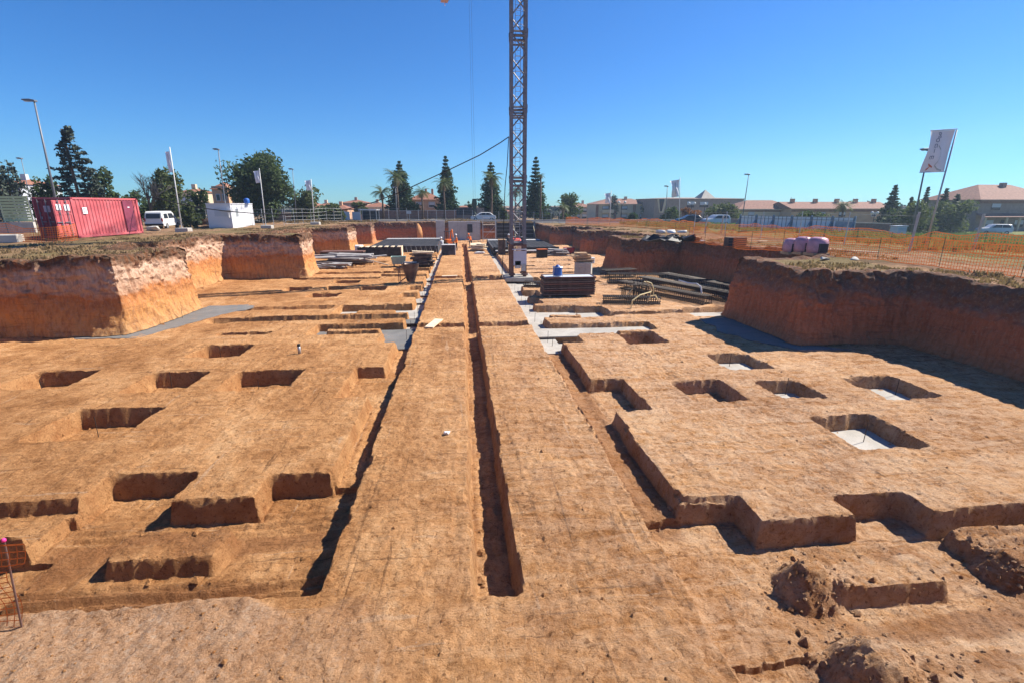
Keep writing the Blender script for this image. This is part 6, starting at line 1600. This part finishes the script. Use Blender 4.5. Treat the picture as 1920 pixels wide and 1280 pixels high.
# ------------------------------------------------------------------ site workers
SKIN = M('skin', (.42, .24, .16), .6, .1, 4, 0, 0); HIVIS = M('orange_workwear', (.85, .20, .03), .7, .15, 3, 0, 0); GREYW = M('grey_workwear', (.34, .35, .37), .8, .2, 3, 0, 0); DARKW = M('dark_trousers', (.04, .045, .06), .8, .2, 3, 0, 0)
def person(label, x, y, rz, pose, top, legs, helmet):
    z = max(fl(x, y), -.05)
    t = thing('person', label, 'person', (x, y, z), rz, 'workers in the pit')
    lean = {'stand': 0.0, 'bend': .75, 'walk': .12}[pose]
    hip = Vector((0, 0, .92)); ch = hip + Vector((0, math.sin(lean) * .42, math.cos(lean) * .42)); nk = hip + Vector((0, math.sin(lean) * .56, math.cos(lean) * .56)); hd = nk + Vector((0, .05 + .1 * lean, .17 * math.cos(lean * .6)))
    st = .26 if pose == 'walk' else .06
    J = [(hip, .145)]; E = []
    def ad(p, r, par): J.append((Vector(p), r)); E.append((par, len(J) - 1)); return len(J) - 1
    c = ad(ch, .165, 0); n = ad(nk, .065, c); h = ad(hd, .105, n); ad(hd + Vector((0, .01, .11)), .095, h)
    for s in (-1, 1):
        a = ad(hip + Vector((s * .10, 0, -.08)), .095, 0); k = ad(Vector((s * .12, st * s * .7 + .05, .48)), .065, a); f = ad(Vector((s * .12, st * s, .07)), .042, k); ad(Vector((s * .13, st * s + .17, .04)), .036, f)
        sh = ad(ch + Vector((s * .19, 0, .06)), .065, c); e = ad(ch + Vector((s * .25, .10 + .25 * lean, -.22)), .045, sh); w = ad(ch + Vector((s * .22, .30 + .25 * lean, -.36)), .035, e); p_ = ad(ch + Vector((s * .21, .37 + .25 * lean, -.40)), .032, w)
        for q in range(4): ad(ch + Vector((s * .21 + (q - 1.5) * .018, .455 + .25 * lean - abs(q - 1.4) * .008, -.44)), .0085, p_)
        ad(ch + Vector((s * (.21 - .05), .42 + .25 * lean, -.40)), .009, p_)
    me = bpy.data.meshes.new('body'); me.from_pydata([tuple(j[0]) for j in J], E, [])
    o = bpy.data.objects.new('body', me); C.objects.link(o)
    m = o.modifiers.new('s', 'SKIN'); sv = me.skin_vertices[0].data
    for i, (_, r_) in enumerate(J): sv[i].radius = (r_, r_); sv[i].use_root = (i == 0)
    o.modifiers.new('d', 'SUBSURF').levels = 1
    dg = bpy.context.evaluated_depsgraph_get(); m2 = bpy.data.meshes.new_from_object(o.evaluated_get(dg)); bpy.data.objects.remove(o)
    m2.name = 'body'; m2.materials.clear()
    for mt in (SKIN, top, legs, BLACK): m2.materials.append(mt)
    for pl in m2.polygons:
        cc = pl.center; pl.use_smooth = True
        dn = min(range(len(J)), key=lambda i: (J[i][0] - cc).length - J[i][1])
        nm = dn
        pl.material_index = 3 if cc.z < .1 else (2 if cc.z < .9 and (cc - ch).length > .45 and abs(cc.x) < .3 and cc.z < .88 and cc.y < .3 else (0 if (cc - hd).length < .24 or (cc.y - ch.y > .30 and cc.z < ch.z - .25) else 1))
    ob = bpy.data.objects.new('body', m2); C.objects.link(ob); ob.parent = t
    hl = MB(); hl.lathe([(.15, 0), (.135, .01), (.125, .06), (.09, .115), (.03, .14), (.004, .142)], 14, tuple(hd + Vector((0, .01, .085)))); hl.build('helmet', helmet, t, True)
    hl = MB(); fy = hd + Vector((0, .105, .0)); hl.add([fy + Vector((-.016, 0, .02)), fy + Vector((.016, 0, .02)), fy + Vector((.02, .0, -.03)), fy + Vector((-.02, 0, -.03)), fy + Vector((0, .035, -.02))], [(0, 1, 4), (1, 2, 4), (2, 3, 4), (3, 0, 4), (0, 3, 2, 1)]); hl.build('nose', SKIN, t)
    b = MB()
    for s in (-1, 1): b.box((hd.x + s * .038, hd.y + .098, hd.z + .03), (.026, .012, .012))
    b.build('eyes', BLACK, t); MB().box((hd.x, hd.y + .10, hd.z - .062), (.05, .012, .01)).build('mouth', M('lips', (.28, .10, .08)), t)
    b = MB()
    for s in (-1, 1): b.box((hd.x + s * .112, hd.y - .005, hd.z), (.02, .045, .065))
    b.build('ears', SKIN, t)
    v_ = MB()
    return t
x, y = gz(857, 481, 0)
person('worker in orange jacket standing on the left half of the ridge', -.55, 56.0, R(100), 'stand', HIVIS, DARKW, WHITE)
person('worker in pale grey clothes bending at the left edge of the ridge', -2.0, 53.0, R(20), 'bend', GREYW, GREYW, WHITE)
person('worker in orange bending over the trench on its right side', 1.15, 60.5, R(150), 'bend', HIVIS, DARKW, HIVIS)
person('worker with white helmet beside the crane mast', 5.3, 55.5, R(200), 'walk', DARKW, DARKW, WHITE)
t = thing('orange_digger', 'small orange digger arm raised before the concrete wall', 'digger', (-1.6, 64.5, fl(-1.6, 64.5)), R(-70))
MB().box((0, 0, .45), (1.3, 1.1, .5)).build('body', HIVIS, t, bevel=.06); b = MB()
for s in (-.45, .45): b.box((0, s, .17), (1.5, .26, .34))
b.build('tracks', BLACK, t, bevel=.08)
b = MB(); b.tube([(.4, 0, .6), (.9, 0, 1.7), (1.35, 0, 2.0)], .11, 6, .08); b.tube([(1.35, 0, 2.0), (1.7, 0, 1.0)], .09, 6, .06); b.build('arm', HIVIS, t)
MB().prism([(1.5, 1.0), (1.9, 1.0), (1.95, .6), (1.6, .45)], -.2, .2).build('bucket', STEEL, t)
b = MB()
for sx_ in (-.4, .35):
    for sy_ in (-.45, .45): b.bar((sx_, sy_, .7), (sx_, sy_, 1.7), .03, 5)
b.box((-.02, 0, 1.72), (.95, 1.05, .05)); b.build('cab_frame', BLACK, t)

# ------------------------------------------------------------------ crumbs and clods
r = np.random.default_rng(5)
n = 9000
yy = 3.4 + 19 * r.random(n) ** 1.9; xx = r.uniform(-1, 1, n) * (4.8 + yy * .9)
zz = floor_z(xx, yy); ss = r.gamma(1.3, .0052, n) * (1 + yy * .03) + .003
e = .12; slope = np.abs(floor_z(xx + e, yy) - zz) + np.abs(floor_z(xx, yy + e) - zz) + np.abs(floor_z(xx - e, yy) - zz) + np.abs(floor_z(xx, yy - e) - zz)
near = (slope > .12) & (zz < -.12); keep = near | (gravel_mask(xx, yy) > .5) | (r.random(n) < .42)
ss = np.where(near, ss * 2.2, ss)
xx, yy, zz, ss = xx[keep], yy[keep], zz[keep], ss[keep]
k = r.integers(0, len(W), 5200); off = r.gamma(1.5, .10, len(k)) - .05
tx, ty = W[k, 0] + nin[k, 0] * off + r.normal(0, .05, len(k)), W[k, 1] + nin[k, 1] * off + r.normal(0, .05, len(k))
tz = floor_z(tx, ty); tsz = r.gamma(1.3, .022, len(k)) * np.exp(-off * 1.2) + .008
for (sx_, sy_, r_, h_) in SPOIL:
    q = 260; a = r.uniform(0, 6.283, q); dd = r_ * (.35 + r.gamma(2.0, .28, q))
    ax_, ay_ = sx_ + np.cos(a) * dd, sy_ + np.sin(a) * dd
    tx, ty = np.concatenate([tx, ax_]), np.concatenate([ty, ay_]); tz = np.concatenate([tz, floor_z(ax_, ay_)]); tsz = np.concatenate([tsz, r.gamma(1.4, .011, q) + .004])
xx, yy, zz, ss = np.concatenate([xx, tx]), np.concatenate([yy, ty]), np.concatenate([zz, tz]), np.concatenate([ss, tsz])
base = np.array([(1, 0, 0), (-1, 0, 0), (0, 1, 0), (0, -1, 0), (0, 0, 1), (0, 0, -1)], float)
fo = np.array([(0, 2, 4), (2, 1, 4), (1, 3, 4), (3, 0, 4), (2, 0, 5), (1, 2, 5), (3, 1, 5), (0, 3, 5)])
m = len(xx); B = base[None] * r.uniform(.5, 1.3, (m, 6, 1)); a = r.uniform(0, 6.283, m)
ca, sa = np.cos(a)[:, None], np.sin(a)[:, None]
V = np.stack([B[:, :, 0] * ca - B[:, :, 1] * sa, B[:, :, 0] * sa + B[:, :, 1] * ca, B[:, :, 2] * .7], -1) * ss[:, None, None] + np.stack([xx, yy, zz + ss * .25], -1)[:, None]
tag(mesh_np('soil_clods', V.reshape(-1, 3), (np.arange(m)[:, None, None] * 6 + fo[None]).reshape(-1, 3), SOIL_FLOOR, None, False), 'loose clods and pebbles scattered over the dug floor', 'clods', None, 'stuff')

# ------------------------------------------------------------------ faint haze volume added to stand in for sun flare
hz_ = bpy.data.meshes.new('haze'); bm = bmesh.new(); bmesh.ops.create_cube(bm, size=1.0)
for v in bm.verts: v.co = Vector((v.co.x * 640, v.co.y * 560 + 200, -6 + (v.co.z + .5) * 52))
bm.to_mesh(hz_); bm.free()
hm = bpy.data.materials.new('haze'); hm.use_nodes = True; hn = hm.node_tree; hn.nodes.remove(hn.nodes['Principled BSDF'])
pv = hn.nodes.new('ShaderNodeVolumePrincipled'); pv.inputs['Color'].default_value = (.62, .80, 1.0, 1); pv.inputs['Density'].default_value = 0.0005; pv.inputs['Anisotropy'].default_value = 0.35
hn.links.new(pv.outputs[0], hn.nodes['Material Output'].inputs['Volume']); hz_.materials.append(hm)
ho = bpy.data.objects.new('haze', hz_); C.objects.link(ho); ho['kind'] = 'stuff'
